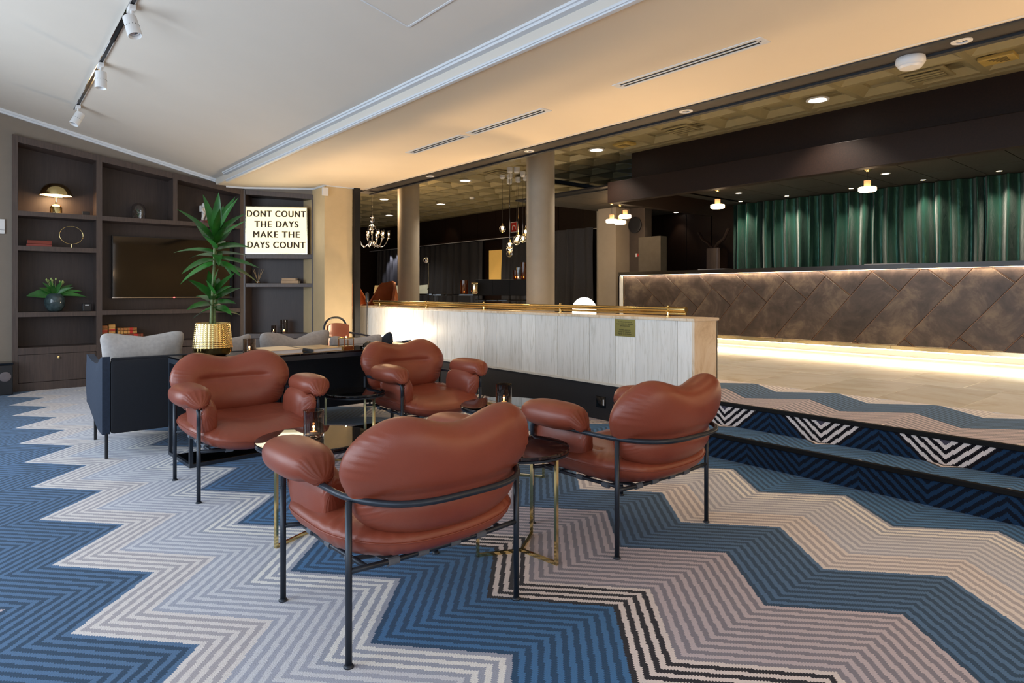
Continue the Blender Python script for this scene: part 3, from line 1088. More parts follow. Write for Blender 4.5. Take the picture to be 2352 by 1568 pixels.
# console table behind the seating
cs = thing('console_table', 'long black glass-topped console table behind the armchairs', 'table', (1.135, 4.872, 0), math.radians(3))
CL, CD, CH = 1.98, .52, .747
MB().bbox(0, CL, 0, CD, CH - .014, CH, .002).build('tabletop', M['blackgloss'], cs)
m = MB()
for y in (.0, CD - .022):
    m.box(0, CL, y, y + .022, CH - .05, CH - .015)
for x in (0, CL - .022):
    m.box(x, x + .022, .022, CD - .022, CH - .05, CH - .015)
m.build('top_frame', M['frame'], cs)
for x in (0, CL - .024):
    for y in (0, CD - .024):
        MB().box(x, x + .024, y, y + .024, 0, CH - .05).build('leg', M['frame'], cs)
m = MB()
for y in (.0, .36):
    m.box(.024, CL - .024, y, y + .022, 0.0, .024)
m.box(0, .022, .024, CD - .024, 0, .024); m.box(CL - .022, CL, .024, CD - .024, 0, .024)
m.build('lower_frame', M['frame'], cs)
MB().box(.02, CL - .02, .02, .36, .020, .028).build('lower_shelf', plain('bronze_mirror', '#5a4824', .05, 1.0, .03), cs)

# sofa, back towards the camera
sf = thing('sofa', 'navy wool sofa seen from behind, on thin black legs', 'sofa', (.70, 5.52, 0))
SL, SD = 2.62, .92
def quadprism(m, poly, axis, a, b):
    if axis == 'x': vs = [(a, p, q) for p, q in poly] + [(b, p, q) for p, q in poly]
    n = len(poly)
    m.add(vs, [tuple(range(n)), tuple(range(n, 2 * n))[::-1]] + [(i, n + i, n + (i + 1) % n, (i + 1) % n) for i in range(n)])
m = MB()
# end panels with chamfered lower corner and folded top corner
def arm_panel(x0, x1):
    m = MB()
    NU, NV = 14, 14
    def f(side):
        def g(u, v):
            y = .02 + (SD - .04) * u
            ztop = .70 + .055 * ss(.30, .0, u) - .02 * ss(.1, .4, u) + 0.03 * ss(.6, 1, u)
            zbot = .18 + .13 * ss(.16, 1.0, u)
            z = zbot + (ztop - zbot) * v
            bulge = .022 * (1 - (2 * u - 1) ** 4) * (1 - (2 * v - 1) ** 4)
            return ((x0 - bulge) if side == 0 else (x1 + bulge), y, z)
        return g
    m.grid(f(0), NU, NV); n0 = len(m.v)
    m.grid(f(1), NU, NV)
    W_ = NU + 1
    # reverse the first side's winding
    nf = NU * NV
    m.f[:nf] = [q[::-1] for q in m.f[:nf]]
    def rim(i, j): return j * W_ + i
    ring = [rim(i, 0) for i in range(NU)] + [rim(NU, j) for j in range(NV)] + [rim(i, NV) for i in range(NU, 0, -1)] + [rim(0, j) for j in range(NV, 0, -1)]
    for a, b in zip(ring, ring[1:] + ring[:1]):
        m.f.append((a, b, b + n0, a + n0))
    return m
ap = arm_panel(.0, .05); ap.build('armrest', M['navy'], sf, 'smooth')
arm_panel(SL - .05, SL).build('armrest', M['navy'], sf, 'smooth')
def back_panel(a, b):
    m = MB()
    m.bbox(a, b, .0, .075, .18, .725, .022)
    return m
back_panel(.055, SL / 2 - .002).build('backrest_shell', M['navy_shaded'], sf, 'smooth')
back_panel(SL / 2 + .002, SL - .055).build('backrest_shell', M['navy_shaded'], sf, 'smooth')
MB().bbox(.06, SL - .06, .015, .065, .715, .742, .011).build('piping', M['navy_shaded'], sf, 'smooth')
MB().bbox(.06, SL / 2 - .002, .09, SD - .02, .30, .44, .04).build('seat_cushion', M['navy'], sf, 'smooth')
MB().bbox(SL / 2 + .002, SL - .06, .09, SD - .02, .30, .44, .04).build('seat_cushion', M['navy'], sf, 'smooth')
MB().bbox(.05, SL - .05, .07, SD - .03, .18, .30, .02).build('seat_base', M['navy_shaded'], sf, 'smooth')
for x, y in ((.028, .03), (.05, .80), (SL - .05, .04), (SL - .05, .80), (SL / 2, .1)):
    MB().cyl((x, y, 0), (x, y, .19), .011, 10).build('leg', M['black'], sf, 'smooth')

# scatter cushions on the sofa
def scatter(name, label, w_, h_, T, loc, rz, lean, mt, pinch=.0, group=None):
    m = MB()
    def fn(s, t, h, rho, phi, side):
        # pulled corners
        k = (abs(s) / w_) ** 2 * (abs(t) / h_) ** 2
        s2 = s * (1 + .16 * k) ; t2 = t * (1 + .24 * k)
        t2 -= .06 * h_ * (1 - (s / w_) ** 2) * (1 if t > 0 else -1) * abs(t) / h_
        if pinch: t2 -= pinch * math.exp(-(s / (w_ * .25)) ** 2) * ss(0, h_, t)
        f_ = .003 * math.sin(38 * s + 9 * t) * ss(.4, .8, rho)
        return (s2, h * .98 + f_, t2)
    m.add(*pillow(w_, h_, T, 7, fn, 96, 12, .6))
    o = m.build(name, mt, None, 'all')
    o.location = loc
    o.rotation_euler = (lean, 0, rz)
    tag(o, label, 'cushion', group)
    return o
scatter('cushion', 'pale grey velvet cushion leaning on the left end of the navy sofa', .27, .19, .07, (1.00, 5.745, .715), math.radians(-4), math.radians(10), M['greyfab'], .01)
scatter('cushion', 'wide grey cushion with pinched middle behind the open books on the console', .31, .20, .07, (2.22, 5.76, .665), math.radians(3), math.radians(12), M['greyfab'], .05)
scatter('cushion', 'grey cushion leaning at the right end of the sofa behind the glass dome', .25, .19, .07, (2.84, 5.80, .61), math.radians(-6), math.radians(14), M['greyfab'], .0)
scatter('cushion', 'small navy cushion with a raised corner at the sofa end near the half wall', .20, .19, .06, (3.10, 5.80, .57), math.radians(4), math.radians(8), M['navy'], .0).rotation_euler[1] = math.radians(-20)
scatter('cushion', 'narrow blue-grey cushion half hidden behind the gold planter', .16, .20, .06, (1.66, 5.77, .655), math.radians(8), math.radians(12), M['greyfab'], .0)

# ---- gold hammered planter with dracaena
pt = thing('planter', 'hammered gold planter tapering upward on the black console table', 'planter', (1.378, 5.22, CH))
m = MB()
n = 240
prof = [(.085, 0), (.118, .010), (.138, .035), (.142, .06)]
nv = 66
vs = []
rows = []
for (r, z) in prof[:-1]: rows.append((r, z, 0))
for i in range(nv + 1):
    t_ = i / nv
    rows.append((.142 - .020 * t_ , .06 + .190 * t_, 1))
rows.append((.117, .251, 0)); rows.append((.112, .20, 0))
for (r, z, hm) in rows:
    for k in range(n):
        a = 2 * PI * k / n
        rr = r
        if hm:
            rr += .0045 * abs(math.sin((z - .06) * PI / .0145)) ** .6 * abs(math.cos(a * 16)) ** .6 - .002
        vs.append((rr * math.cos(a), rr * math.sin(a), z))
fs = []
for i in range(len(rows) - 1):
    for k in range(n):
        fs.append((i * n + k, i * n + (k + 1) % n, (i + 1) * n + (k + 1) % n, (i + 1) * n + k))
fs.append(tuple(range(n))[::-1]); fs.append(tuple(range((len(rows) - 1) * n, len(rows) * n)))
m.add(vs, fs)
M['gold'] = plain('hammered_gold', '#ecd08a', .13, 1.0, .06)
m.build('pot', M['gold'], pt, 'all')
MB().lathe([(.110, 0), (.05, .006), (.001, .008)], 0, 0, .20, 30).build('soil', plain('potting_soil', '#1d140d', .9, bump=.5), pt, 'smooth')

def leafmat():
    t = NT('glossy_green_leaf')
    v = t.coord()
    t.base(t.ramp(t.noise(v, 7, 3), [(.3, '#1c4a1c'), (.7, '#34752a')]))
    t.set(.28)
    t.b.inputs['Subsurface Weight'].default_value = 0.0
    return t.m
M['leaf'] = leafmat()
def leaf(m, base, d, up, L, wd, droop, fold=.25, n=9):
    d = Vector(d).normalized(); up = Vector(up)
    side = d.cross(up).normalized()
    pts = []
    p = Vector(base)
    dirn = d.copy()
    for i in range(n + 1):
        t_ = i / n
        w_ = wd * (math.sin(PI * min(1, t_ ** .62)) ** .8) * (1 if t_ < 1 else 0) + .003 * (1 - t_)
        upv = side.cross(dirn).normalized()
        pts.append((p.copy(), w_, upv))
        p = p + dirn * (L / n)
        dirn = (dirn + Vector((0, 0, -droop / n))).normalized()
    vs, fs = [], []
    for (q, w_, upv) in pts:
        vs += [q - side * w_ + upv * w_ * fold, q, q + side * w_ + upv * w_ * fold]
    k = len(vs)
    vs += [v - pts[i // 3][2] * .0012 for i, v in enumerate(vs)]
    for i in range(n):
        for j in (0, 1):
            a = i * 3 + j
            fs.append((a, a + 1, a + 4, a + 3))
            fs.append((k + a, k + a + 3, k + a + 4, k + a + 1))
    m.add(vs, fs)
dr = thing('dracaena', 'dracaena plant with long glossy green leaves growing in the gold planter', 'plant', (1.378, 5.22, CH + .2))
m = MB()
m.tube([(-.012, 0, 0), (-.008, 0, .12), (.0, 0, .30), (.012, 0, .52), (.014, 0, .62)], .013, 10, r2=.011)
m.tube([(.014, 0, .55), (.03, .01, .62), (.035, .012, .70)], .011, 8)
m.tube([(.012, 0, .0), (.012, 0, .14), (.02, .0, .28)], .011, 8)
m.build('stem', plain('plant_stem', '#5f7041', .6, var=.25, scale=60), dr, 'smooth')
rnd = random.Random(5)
def crown(z0, z1, cnt, lmin, lmax, cx=0.014, elev0=-.1, elev1=1.3):
    for i in range(cnt):
        t_ = i / (cnt - 1)
        a = i * 2.399 + rnd.uniform(-.3, .3)
        el = elev0 + (elev1 - elev0) * t_ ** 1.2 + rnd.uniform(-.12, .12)
        d = (math.cos(a) * math.cos(el) + .16, math.sin(a) * math.cos(el) - .13, math.sin(el))
        m = MB()
        leaf(m, (cx, 0.005, z0 + (z1 - z0) * t_), d, (-.15, -.6, 1), rnd.uniform(lmin, lmax), rnd.uniform(.028, .040), rnd.uniform(.2, .9) * (1 - .5 * t_))
        m.build('leaf', M['leaf'], dr, 'all')
crown(.50, .76, 27, .25, .37, .022, -.2, 1.35)
crown(.15, .30, 16, .17, .25, .006, -.15, 1.2)

candle_glass(1.655, 5.235, CH, .049, .115, 'smoky candle glass with lit tealight on the console beside the gold planter')

# books on the console
def book(name, label, loc, rz, lx, ly, h, cover, pages, group, spine=None):
    t = thing(name, label, 'book', loc, rz, group)
    m = MB()
    m.bbox(0, lx, 0, ly, 0, .003, .001); m.bbox(0, lx, 0, ly, h - .003, h, .001)
    m.build('cover', cover, t)
    MB().bbox(0, lx * .99, ly - .004, ly, 0.0, h, .0015).build('spine', spine or cover, t)
    MB().bbox(.004, lx - .005, .005, ly - .006, .0031, h - .0031, .001).build('page_block', pages, t)
    return t
cov1 = plain('cream_book_jacket', '#d8b184', .35, var=.05)
cov2 = plain('beige_photo_jacket', '#bb9a6c', .35, var=.25, scale=14)
cdk = plain('dark_book_spine', '#3b3f44', .4)
b = book('book', 'large coffee-table book with cream cover on the console, next to the candle glass', (1.99, 4.975, CH), math.radians(4) + PI / 2, .36, .27, .034, cov1, M['paper'], 'coffee-table books on the console', cdk)
b = book('book', 'slimmer coffee-table book with beige photo cover, right-hand one on the console', (2.335, 5.0, CH), math.radians(8) + PI / 2, .34, .27, .027, cov2, M['paper'], 'coffee-table books on the console', cdk)

# brass cube tealight holder
cb = thing('tealight_holder', 'open brass wire cube holding a lit tealight on the console', 'candle holder', (2.43, 5.13, CH), .1)
m = MB()
s_ = .045
for x in (-s_, s_):
    for y in (-s_, s_):
        m.box(x - .003, x + .003, y - .003, y + .003, 0, .095)
for z in (0, .089):
    for a in (-s_, s_):
        m.box(-s_, s_, a - .003, a + .003, z, z + .006); m.box(a - .003, a + .003, -s_, s_, z, z + .006)
m.build('wire_frame', M['brass'], cb)
MB().box(-s_, s_, -s_, s_, 0.0, .022).build('base_block', M['brass_soft'], cb)
MB().lathe([(.021, 0), (.021, .012), (.001, .012)], 0, 0, .078, 18).build('tealight', M['white'], cb, 'smooth')
MB().lathe([(.001, 0), (.004, .005), (.0005, .018)], 0, 0, .090, 8).build('flame', M['flame'], cb, 'smooth')
point('cube_candle_light', (2.43, 5.13, CH + .13), .5, (1, .6, .28), .006)
# glass dome paperweight
gd = MB().sphere((0, 0, .0), .052, 28, 12, 1.0, 0.0, 1.0).build('glass_dome', M['glass'], None, 'smooth', (2.64, 5.13, CH))
tag(gd, 'clear glass dome magnifier lying on the right end of the console', 'paperweight')

# slim reading lamp lighting the half wall
rl2 = thing('reading_lamp', 'slim black pole lamp standing in front of the half wall, lighting the marble', 'lamp', (4.33, 8.45, 0))
MB().lathe([(.11, 0), (.11, .012), (.02, .02)], n=28).build('base', M['black'], rl2, 'smooth')
MB().cyl((0, 0, .015), (0, 0, 1.20), .008, 10).build('pole', M['black'], rl2, 'smooth')
MB().lathe([(.020, -.10), (.026, -.09), (.026, .03), (.018, .04)], 0.0, 0, 1.18, 18).build('lamp_head', M['black'], rl2, 'smooth')
fl = thing('added_floor_lamp', 'added small opal floor lamp hidden between the sofa end and the half wall', 'lamp', (4.30, 7.92, 0))  # unseen lamp added for the warm glow on marble, pillar and ceiling
MB().lathe([(.09, 0), (.09, .012), (.012, .02), (.010, .50)], n=24).build('stand', M['black'], fl, 'smooth')
MB().sphere((0, 0, .56), .065, 20, 12).build('globe', emis('added_lamp_globe', '#ffe2b4', 6), fl, 'smooth')
point('added_floor_lamp_light', (4.30, 7.92, .66), 34, (1, .80, .56), .04)
spot('added_floor_lamp_up', (4.30, 7.92, .66), (1.9, 7.6, 3.1), 95, (1, .74, .48), 92, 1.0, .04)  # extra beam added to warm the sloped ceiling

# bentwood-style cafe chair with terracotta leather
cc = thing('cafe_chair', 'tubular café chair with terracotta leather back, behind the sofa', 'chair', (3.62, 7.55, 0), math.radians(200))
pth = fillet([(-.21, -.24, .02), (-.21, -.22, .46), (-.20, -.25, .90), (.20, -.25, .90), (.21, -.22, .46), (.21, -.24, .02)], [0, .05, .19, .19, .05, 0], 8)
MB().tube(pth, .013, 10).build('back_frame', M['frame'], cc, 'all')
pth = fillet([(-.27, .24, 0), (-.27, .22, .64), (-.28, -.12, .68), (-.205, -.245, .70)], [0, .10, .08, 0], 7)
for sx in (-1, 1):
    MB().tube([(x * -sx, y, z) for x, y, z in pth], .012, 10).build('arm_frame', M['brass_soft'] if sx == 1 else M['frame'], cc, 'all')
m = MB()
def cback(u, v):
    x = -.18 + .36 * u
    return (x, -.245 + .05 * (abs(2 * u - 1) ** 2) - .01, .50 + .33 * v - .03 * (2 * u - 1) ** 2 * v)
m.grid(cback, 12, 6)
m.grid(lambda u, v: (cback(u, v)[0], cback(u, v)[1] + .025, cback(u, v)[2]), 12, 6)
m.build('backrest', M['tanfab'], cc, 'smooth')
MB().bbox(-.23, .23, -.22, .24, .42, .475, .02).build('seat', M['tanfab'], cc, 'smooth')
for sx in (-1, 1):
    MB().cyl((sx * .21, -.235, 0), (sx * .21, -.225, .42), .012, 10).build('leg', M['frame'], cc, 'smooth')

# ------------------------------------------------------------------ bookcase wall
bc = thing('bookcase', 'tall built-in grey-brown oak bookcase with television niche and drawers', 'bookcase', (0, 9.93, 0))
D = .37
def ztop(x): return 3.168 - .147 * (x - .324)
def part(m, name='shelf', mt='wood', parent=None, sm=False): return m.build(name, M[mt], parent or bc, sm)
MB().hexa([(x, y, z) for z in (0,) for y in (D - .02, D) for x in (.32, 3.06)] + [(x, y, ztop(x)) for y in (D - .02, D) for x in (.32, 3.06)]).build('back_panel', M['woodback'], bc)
def post(a, b, z0=0, y1=None):
    y1 = y1 or D
    m = MB(); y1 = D - .022; m.hexa([(x, y, z0) for y in (0, y1) for x in (a, b)] + [(x, y, ztop(x)) for y in (0, y1) for x in (a, b)])
    return part(m, 'upright')
post(.32, .375); post(1.19, 1.255); post(2.10, 2.155, 2.22); post(3.01, 3.06)
m = MB(); m.hexa([(x, y, ztop(x) - .085) for y in (.004, D - .022) for x in (.376, 3.009)] + [(x, y, ztop(x) - .003) for y in (.004, D - .022) for x in (.376, 3.009)])
part(m, 'top_rail')
def shelf(a, b, zt, th=.06): return part(MB().bbox(a, b, .002, D, zt - th, zt, .002), 'shelf')
shelf(.375, 1.19, 2.234); shelf(.375, 1.19, 1.803); shelf(.375, 1.19, .978); shelf(.375, 1.19, .537, .085)
shelf(1.255, 3.01, 2.234); shelf(1.255, 3.01, .985); shelf(1.255, 3.01, .545, .085)
part(MB().box(.32, 3.06, .03, D, 0, .09), 'plinth')
part(MB().box(.32, 1.19, .004, .03, 0, .10), 'plinth')
def drawer(a, b):
    d = part(MB().bbox(a + .004, b - .004, .002, .024, .105, .448, .003), 'drawer')
    k = MB(); k.lathe([(.006, 0), (.006, .016), (.016, .02), (.016, .026), (.004, .028)], n=16)
    o = k.build('knob', M['brass'], d, 'smooth')
    o.matrix_local = Matrix.Translation(((a + b) / 2, .002, .40)) @ Matrix.Rotation(PI / 2, 4, 'X')
drawer(.375, 1.19); drawer(1.255, 2.13); drawer(2.14, 3.01)

# angled bay
L2 = 1.065
b2 = thing('bookcase', 'angled oak bookcase section with lit lettered sign, next to the beige pillar', 'bookcase', (3.05, 9.93, 0), math.radians(-34.3))
def zt2(x): return 2.765 - .06 * x
D2 = .34
b2.location = (3.055, 9.93, 0)
MB().box(0, L2, D2 - .02, D2, 0, 2.68).build('back_panel', M['woodback'], b2)
for a, b in ((-.0, .024), (1.0, L2)):
    MB().hexa([(x, y, 0) for y in (0, D2) for x in (a, b)] + [(x, y, zt2(x)) for y in (0, D2) for x in (a, b)]).build('upright', M['wood'], b2)
MB().hexa([(x, y, zt2(x) - .07) for y in (0, D2) for x in (.03, 1.0)] + [(x, y, zt2(x)) for y in (0, D2) for x in (.03, 1.0)]).build('top_rail', M['wood'], b2)
for z, th in ((1.797, .065), (1.358, .055), (.60, .07)):
    MB().bbox(.03, 1.0, .002, D2, z - th, z, .002).build('shelf', M['wood'], b2)
MB().box(.03, 1.0, .02, D2, 0, .09).build('plinth', M['wood'], b2)
for a, b in ((.03, .51), (.52, 1.0)):
    MB().bbox(a + .004, b, .004, .024, .10, .525, .003).build('door', M['wood'], b2)

def on_b(x, y, z):   # point in the angled bay's frame to world
    a = math.radians(-34.3)
    return (3.055 + x * math.cos(a) - y * math.sin(a), 9.93 + x * math.sin(a) + y * math.cos(a), z)

# light box sign
sg = thing('lightbox_sign', 'glowing lightbox reading DONT COUNT THE DAYS MAKE THE DAYS COUNT', 'sign', on_b(.481, -.008, 1.80), math.radians(-34.3))
SW, SH = .905, .715
def signface():
    t = NT('sign_face')
    v = t.coord()
    sp = t.n('ShaderNodeSeparateXYZ'); t.l(v, sp.inputs[0])
    t.base('#f5ead0')
    t.b.inputs['Emission Color'].default_value = lin('#ffe8ae')
    t.b.inputs['Emission Strength'].default_value = 1.0
    return t.m
MB().box(-SW / 2 + .012, SW / 2 - .012, 0.004, .02, .015, SH - .012).build('light_panel', signface(), sg)
m = MB()
m.box(-SW / 2, SW / 2, 0, .10, 0, .014); m.box(-SW / 2, SW / 2, 0, .10, SH - .012, SH)
m.box(-SW / 2, -SW / 2 + .011, 0, .10, .014, SH - .012); m.box(SW / 2 - .011, SW / 2, 0, .10, .014, SH - .012)
m.box(-SW / 2, SW / 2, .03, .10, .014, SH - .012)
m.build('frame', M['brass_soft'], sg)
inkm = plain('sign_letter', '#3a2a12', .6)
for i, (s_, wd) in enumerate((('DONT COUNT', .855), ('THE DAYS', .635), ('MAKE THE', .675), ('DAYS COUNT', .84))):
    me = text_mesh(s_, .135, inkm, .0015, 'CENTER', 1.0, 1.16, 0)
    xs = [v.co.x for v in me.vertices]
    k = wd / (max(xs) - min(xs)); mid = (max(xs) + min(xs)) / 2
    for v in me.vertices: v.co.x = (v.co.x - mid) * k
    lm = MB()
    for q_ in range(4):
        lm.add([(v.co.x + (q_ - 1.5) * .0035, v.co.y, v.co.z + .0003 * q_) for v in me.vertices], [tuple(p.vertices) for p in me.polygons])
    o = lm.build('lettering', inkm, sg)
    o['kind'] = 'stuff'
    o.matrix_local = Matrix.Translation((0, .002, .60 - i * .156)) @ Matrix.Rotation(PI / 2, 4, 'X')
area('sign_glow', on_b(.485, -.03, 2.15), on_b(.485, -1, 2.15), .8, .6, 4, (1, .86, .62))

# television
tv = thing('television', 'large black wall-mounted flat television in the oak niche', 'television', (2.19, 10.20, 1.576))
MB().bbox(-.785, .785, 0, .06, -.43, .43, .004).build('casing', M['black'], tv)
MB().box(-.775, .775, -.002, 0, -.415, .42).build('screen', plain('tv_screen', '#0b0a09', .04, 0, .02), tv)
MB().box(-.785, .785, -.004, 0, -.43, -.424).build('lower_bezel', M['chrome'], tv)
MB().bbox(-.012, .012, -.006, .0, -.432, -.420, .002).build('standby_light', emis('red_led', '#ff1a10', 6), tv).location = (-.02, 0, 0)

# shelf objects ---------------------------------------------------------------
lp = thing('table_lamp', 'brass dome mushroom lamp, lit, on the upper left bookcase shelf', 'lamp', (.77, 10.09, 2.234))
MB().lathe([(.066, 0), (.066, .085), (.055, .105), (.03, .122), (.010, .128)], n=32).build('base', M['brass'], lp, 'smooth')
MB().cyl((0, 0, .12), (0, 0, .24), .008, 12).build('stem', M['brass'], lp, 'smooth')
m = MB()
m.lathe([(.176, .235), (.172, .265), (.155, .315), (.122, .360), (.075, .388), (.002, .398), (.002, .390), (.072, .380), (.118, .353), (.150, .310), (.167, .262), (.170, .237)], n=40, closed=True)
m.build('shade', M['brass'], lp, 'smooth')
MB().lathe([(.165, .244), (.165, .248), (.01, .252), (.01, .244)], n=32, closed=True).build('diffuser', M['lampglow'], lp, 'smooth')
point('table_lamp_light', (.77, 10.03, 2.234 + .19), 6, (1, .68, .36), .03)
ob = thing('black_clock', 'small black box with a cord beside the brass lamp', 'box', (1.09, 10.06, 2.234))
MB().bbox(-.042, .042, -.03, .03, 0, .055, .004).build('body', M['black'], ob)
MB().tube([(-.04, 0, .004), (-.09, -.02, .004), (-.13, .01, .012), (-.17, -.01, .004)], .004, 8).build('cord', M['black'], ob, 'smooth')

cl = thing('glass_cloche', 'glass bell cloche on the shelf left of the astronaut figure', 'cloche', (1.70, 10.10, 2.234))
m = MB()
m.lathe([(.092, 0.002), (.092, .12), (.084, .165), (.062, .20), (.03, .222), (.002, .228), (.002, .225), (.03, .219), (.06, .197), (.081, .163), (.089, .12), (.089, .002)], n=32, closed=True)
m.build('dome', M['glass'], cl, 'smooth')
m = MB()
m.tube([(0, 0, 0), (.01, 0, .06), (0, .01, .12)], .004, 6)
for k in range(8):
    a = k * 2.4
    leaf(m, (0, 0, .03 + .012 * k), (math.cos(a), math.sin(a), .7), (0, 0, 1), .055, .009, .4, n=4)
m.build('sprig', M['leaf'], cl, 'all')

# astronaut figurine
asn = thing('astronaut_figurine', 'white astronaut figurine with gold visor on a round red base', 'figurine', (2.55, 10.09, 2.234), math.radians(38))
MB().lathe([(.128, 0), (.128, .022), (.112, .026), (.112, .036), (.02, .038)], n=32).build('base', plain('red_lacquer_base', '#5a1512', .3), asn, 'smooth')
def skin_body(name, joints, edges, mt, parent, sub=2):
    me = bpy.data.meshes.new(name)
    me.from_pydata([j[0] for j in joints], edges, [])
    o = bpy.data.objects.new(name, me)
    COL.objects.link(o)
    md = o.modifiers.new('skin', 'SKIN')
    for v, j in zip(me.skin_vertices[0].data, joints): v.radius = (j[1], j[1] * (j[2] if len(j) > 2 else 1))
    me.skin_vertices[0].data[0].use_root = True
    s_ = o.modifiers.new('sub', 'SUBSURF'); s_.levels = sub; s_.render_levels = sub
    bpy.context.view_layer.update()
    m2 = bpy.data.meshes.new_from_object(o.evaluated_get(bpy.context.evaluated_depsgraph_get()))
    bpy.data.objects.remove(o)
    m2.materials.clear(); m2.materials.append(mt)
    m2.polygons.foreach_set('use_smooth', [True] * len(m2.polygons))
    return link(name, m2, parent)
whp = plain('white_porcelain', '#d8d4cf', .35, var=.02)
k_ = .265 / .265
J = [((0, 0, .165), .034), ((0, .0, .205), .038), ((0, 0, .235), .026),            # pelvis, chest, neck
     ((-.028, 0, .150), .026), ((-.036, -.012, .10), .023), ((-.040, .004, .052), .019), ((-.042, -.018, .043), .018),
     ((.028, 0, .150), .026), ((.034, -.02, .105), .023), ((.034, .012, .055), .019), ((.034, -.012, .043), .018),
     ((-.046, 0, .222), .021), ((-.062, -.01, .180), .018), ((-.050, -.034, .150), .015), ((-.040, -.044, .143), .012),
     ((.046, 0, .222), .021), ((.064, -.006, .182), .018), ((.055, -.034, .158), .015), ((.046, -.046, .160), .012)]
E_ = [(0, 1), (1, 2), (0, 3), (3, 4), (4, 5), (5, 6), (0, 7), (7, 8), (8, 9), (9, 10), (1, 11), (11, 12), (12, 13), (13, 14), (1, 15), (15, 16), (16, 17), (17, 18)]
skin_body('body', J, E_, whp, asn)
MB().sphere((0, -.004, .268), .040, 20, 12, 1.0).build('helmet', whp, asn, 'smooth')
MB().bbox(-.036, .036, .026, .062, .170, .262, .010).build('backpack', whp, asn, 'smooth')
m = MB(); m.sphere((0, -.020, .266), .028, 16, 10, .9)
m.build('visor', M['gold'], asn, 'smooth')

# ring ornament
rg = thing('ring_ornament', 'thin brass hoop ornament standing on the second shelf from top', 'ornament', (.935, 10.10, 1.803))
MB().tube([(.128 * math.cos(2 * PI * i / 48), 0, .168 + .116 * math.sin(2 * PI * i / 48)) for i in range(48)], .0045, 8, closed=True).build('hoop', M['brass'], rg, 'all')
MB().cyl((0, 0, .006), (0, 0, .054), .007, 10).build('stem', M['brass'], rg, 'smooth')
MB().lathe([(.035, 0), (.035, .006), (.005, .008)], n=20).build('base', M['brass'], rg, 'smooth')

# closed books lying / standing
def flat_book(label, loc, rz, lx, ly, h, cov, group, name='book', bands=None):
    t = thing(name, label, 'book', loc, rz, group)
    m = MB(); m.box(0, lx, 0, ly, 0, .003); m.box(0, lx, 0, ly, h - .003, h); m.box(0, lx, 0, .004, 0, h)
    m.build('cover', cov, t)
    MB().box(.004, lx - .004, .004, ly - .004, .003, h - .003).build('page_block', M['paper'], t)
    if bands:
        m = MB()
        for x in bands: m.box(lx * x, lx * x + .004, -.0015, .001, .001, h - .001)
        m.build('spine_band', M['brass'], t)
        MB().box(lx * .62, lx * .78, -.0012, .001, .002, h - .002).build('spine_label', M['red'], t)
    return t
rb = plain('rust_red_cloth', '#7a2f1f', .6); rb2 = plain('dusty_red_cloth', '#8d3d33', .6)
flat_book('rust-red book lying on top of the pair on the second shelf', (.47, 9.99, 1.803 + .032), .02, .25, .18, .045, rb, 'red books beside the hoop')
flat_book('dusty-red book under the rust-red one on the second shelf', (.46, 9.985, 1.803), 0, .26, .19, .031, rb2, 'red books beside the hoop')
lt = plain('tan_antique_leather', '#a3652f', .5, var=.25, scale=30); lt2 = plain('brown_antique_leather', '#7c3a20', .5, var=.25, scale=30); lt3 = plain('ochre_antique_leather', '#c08a45', .5, var=.2, scale=30)
GB = 'antique leather-bound books on the low shelf'
def standing_book(label, x, w_, h, cov):
    t = thing('leather_book', label, 'book', (x, 10.0, .545), 0, GB)
    MB().bbox(0, w_, 0, .16, 0, h, .006).build('cover', cov, t)
    MB().box(.004, w_ - .004, .006, .161, .004, h - .004).build('page_block', M['paper'], t)
    m = MB()
    for k in range(1, 6): m.box(-.001, w_ + .001, -.002, .002, h * k / 6, h * k / 6 + .004)
    m.build('spine_band', M['brass'], t)
    MB().box(.002, w_ - .002, -.0015, .002, h * .62, h * .74).build('spine_label', M['red'], t)
standing_book('brown antique book standing at the left end of the low shelf', 1.262, .065, .235, lt)
standing_book('ochre antique book standing second from the left on the low shelf', 1.34, .075, .25, lt3)
zz = .545
for lab, x, lx, h, c in (('thin ochre antique book at the bottom of the lying stack', 1.45, .30, .030, lt3), ('tan antique book second from the bottom of the lying stack', 1.44, .32, .045, lt),
                         ('dark brown antique book in the middle of the lying stack', 1.44, .30, .042, lt2), ('ochre antique book second from the top of the lying stack', 1.44, .225, .044, lt3), ('tan antique book on top of the lying stack', 1.44, .225, .040, lt)):
    flat_book(lab, (x, 9.985, zz), 0, lx, .17, h, c, GB, 'leather_book', (.12, .3, .5, .88))
    zz += h

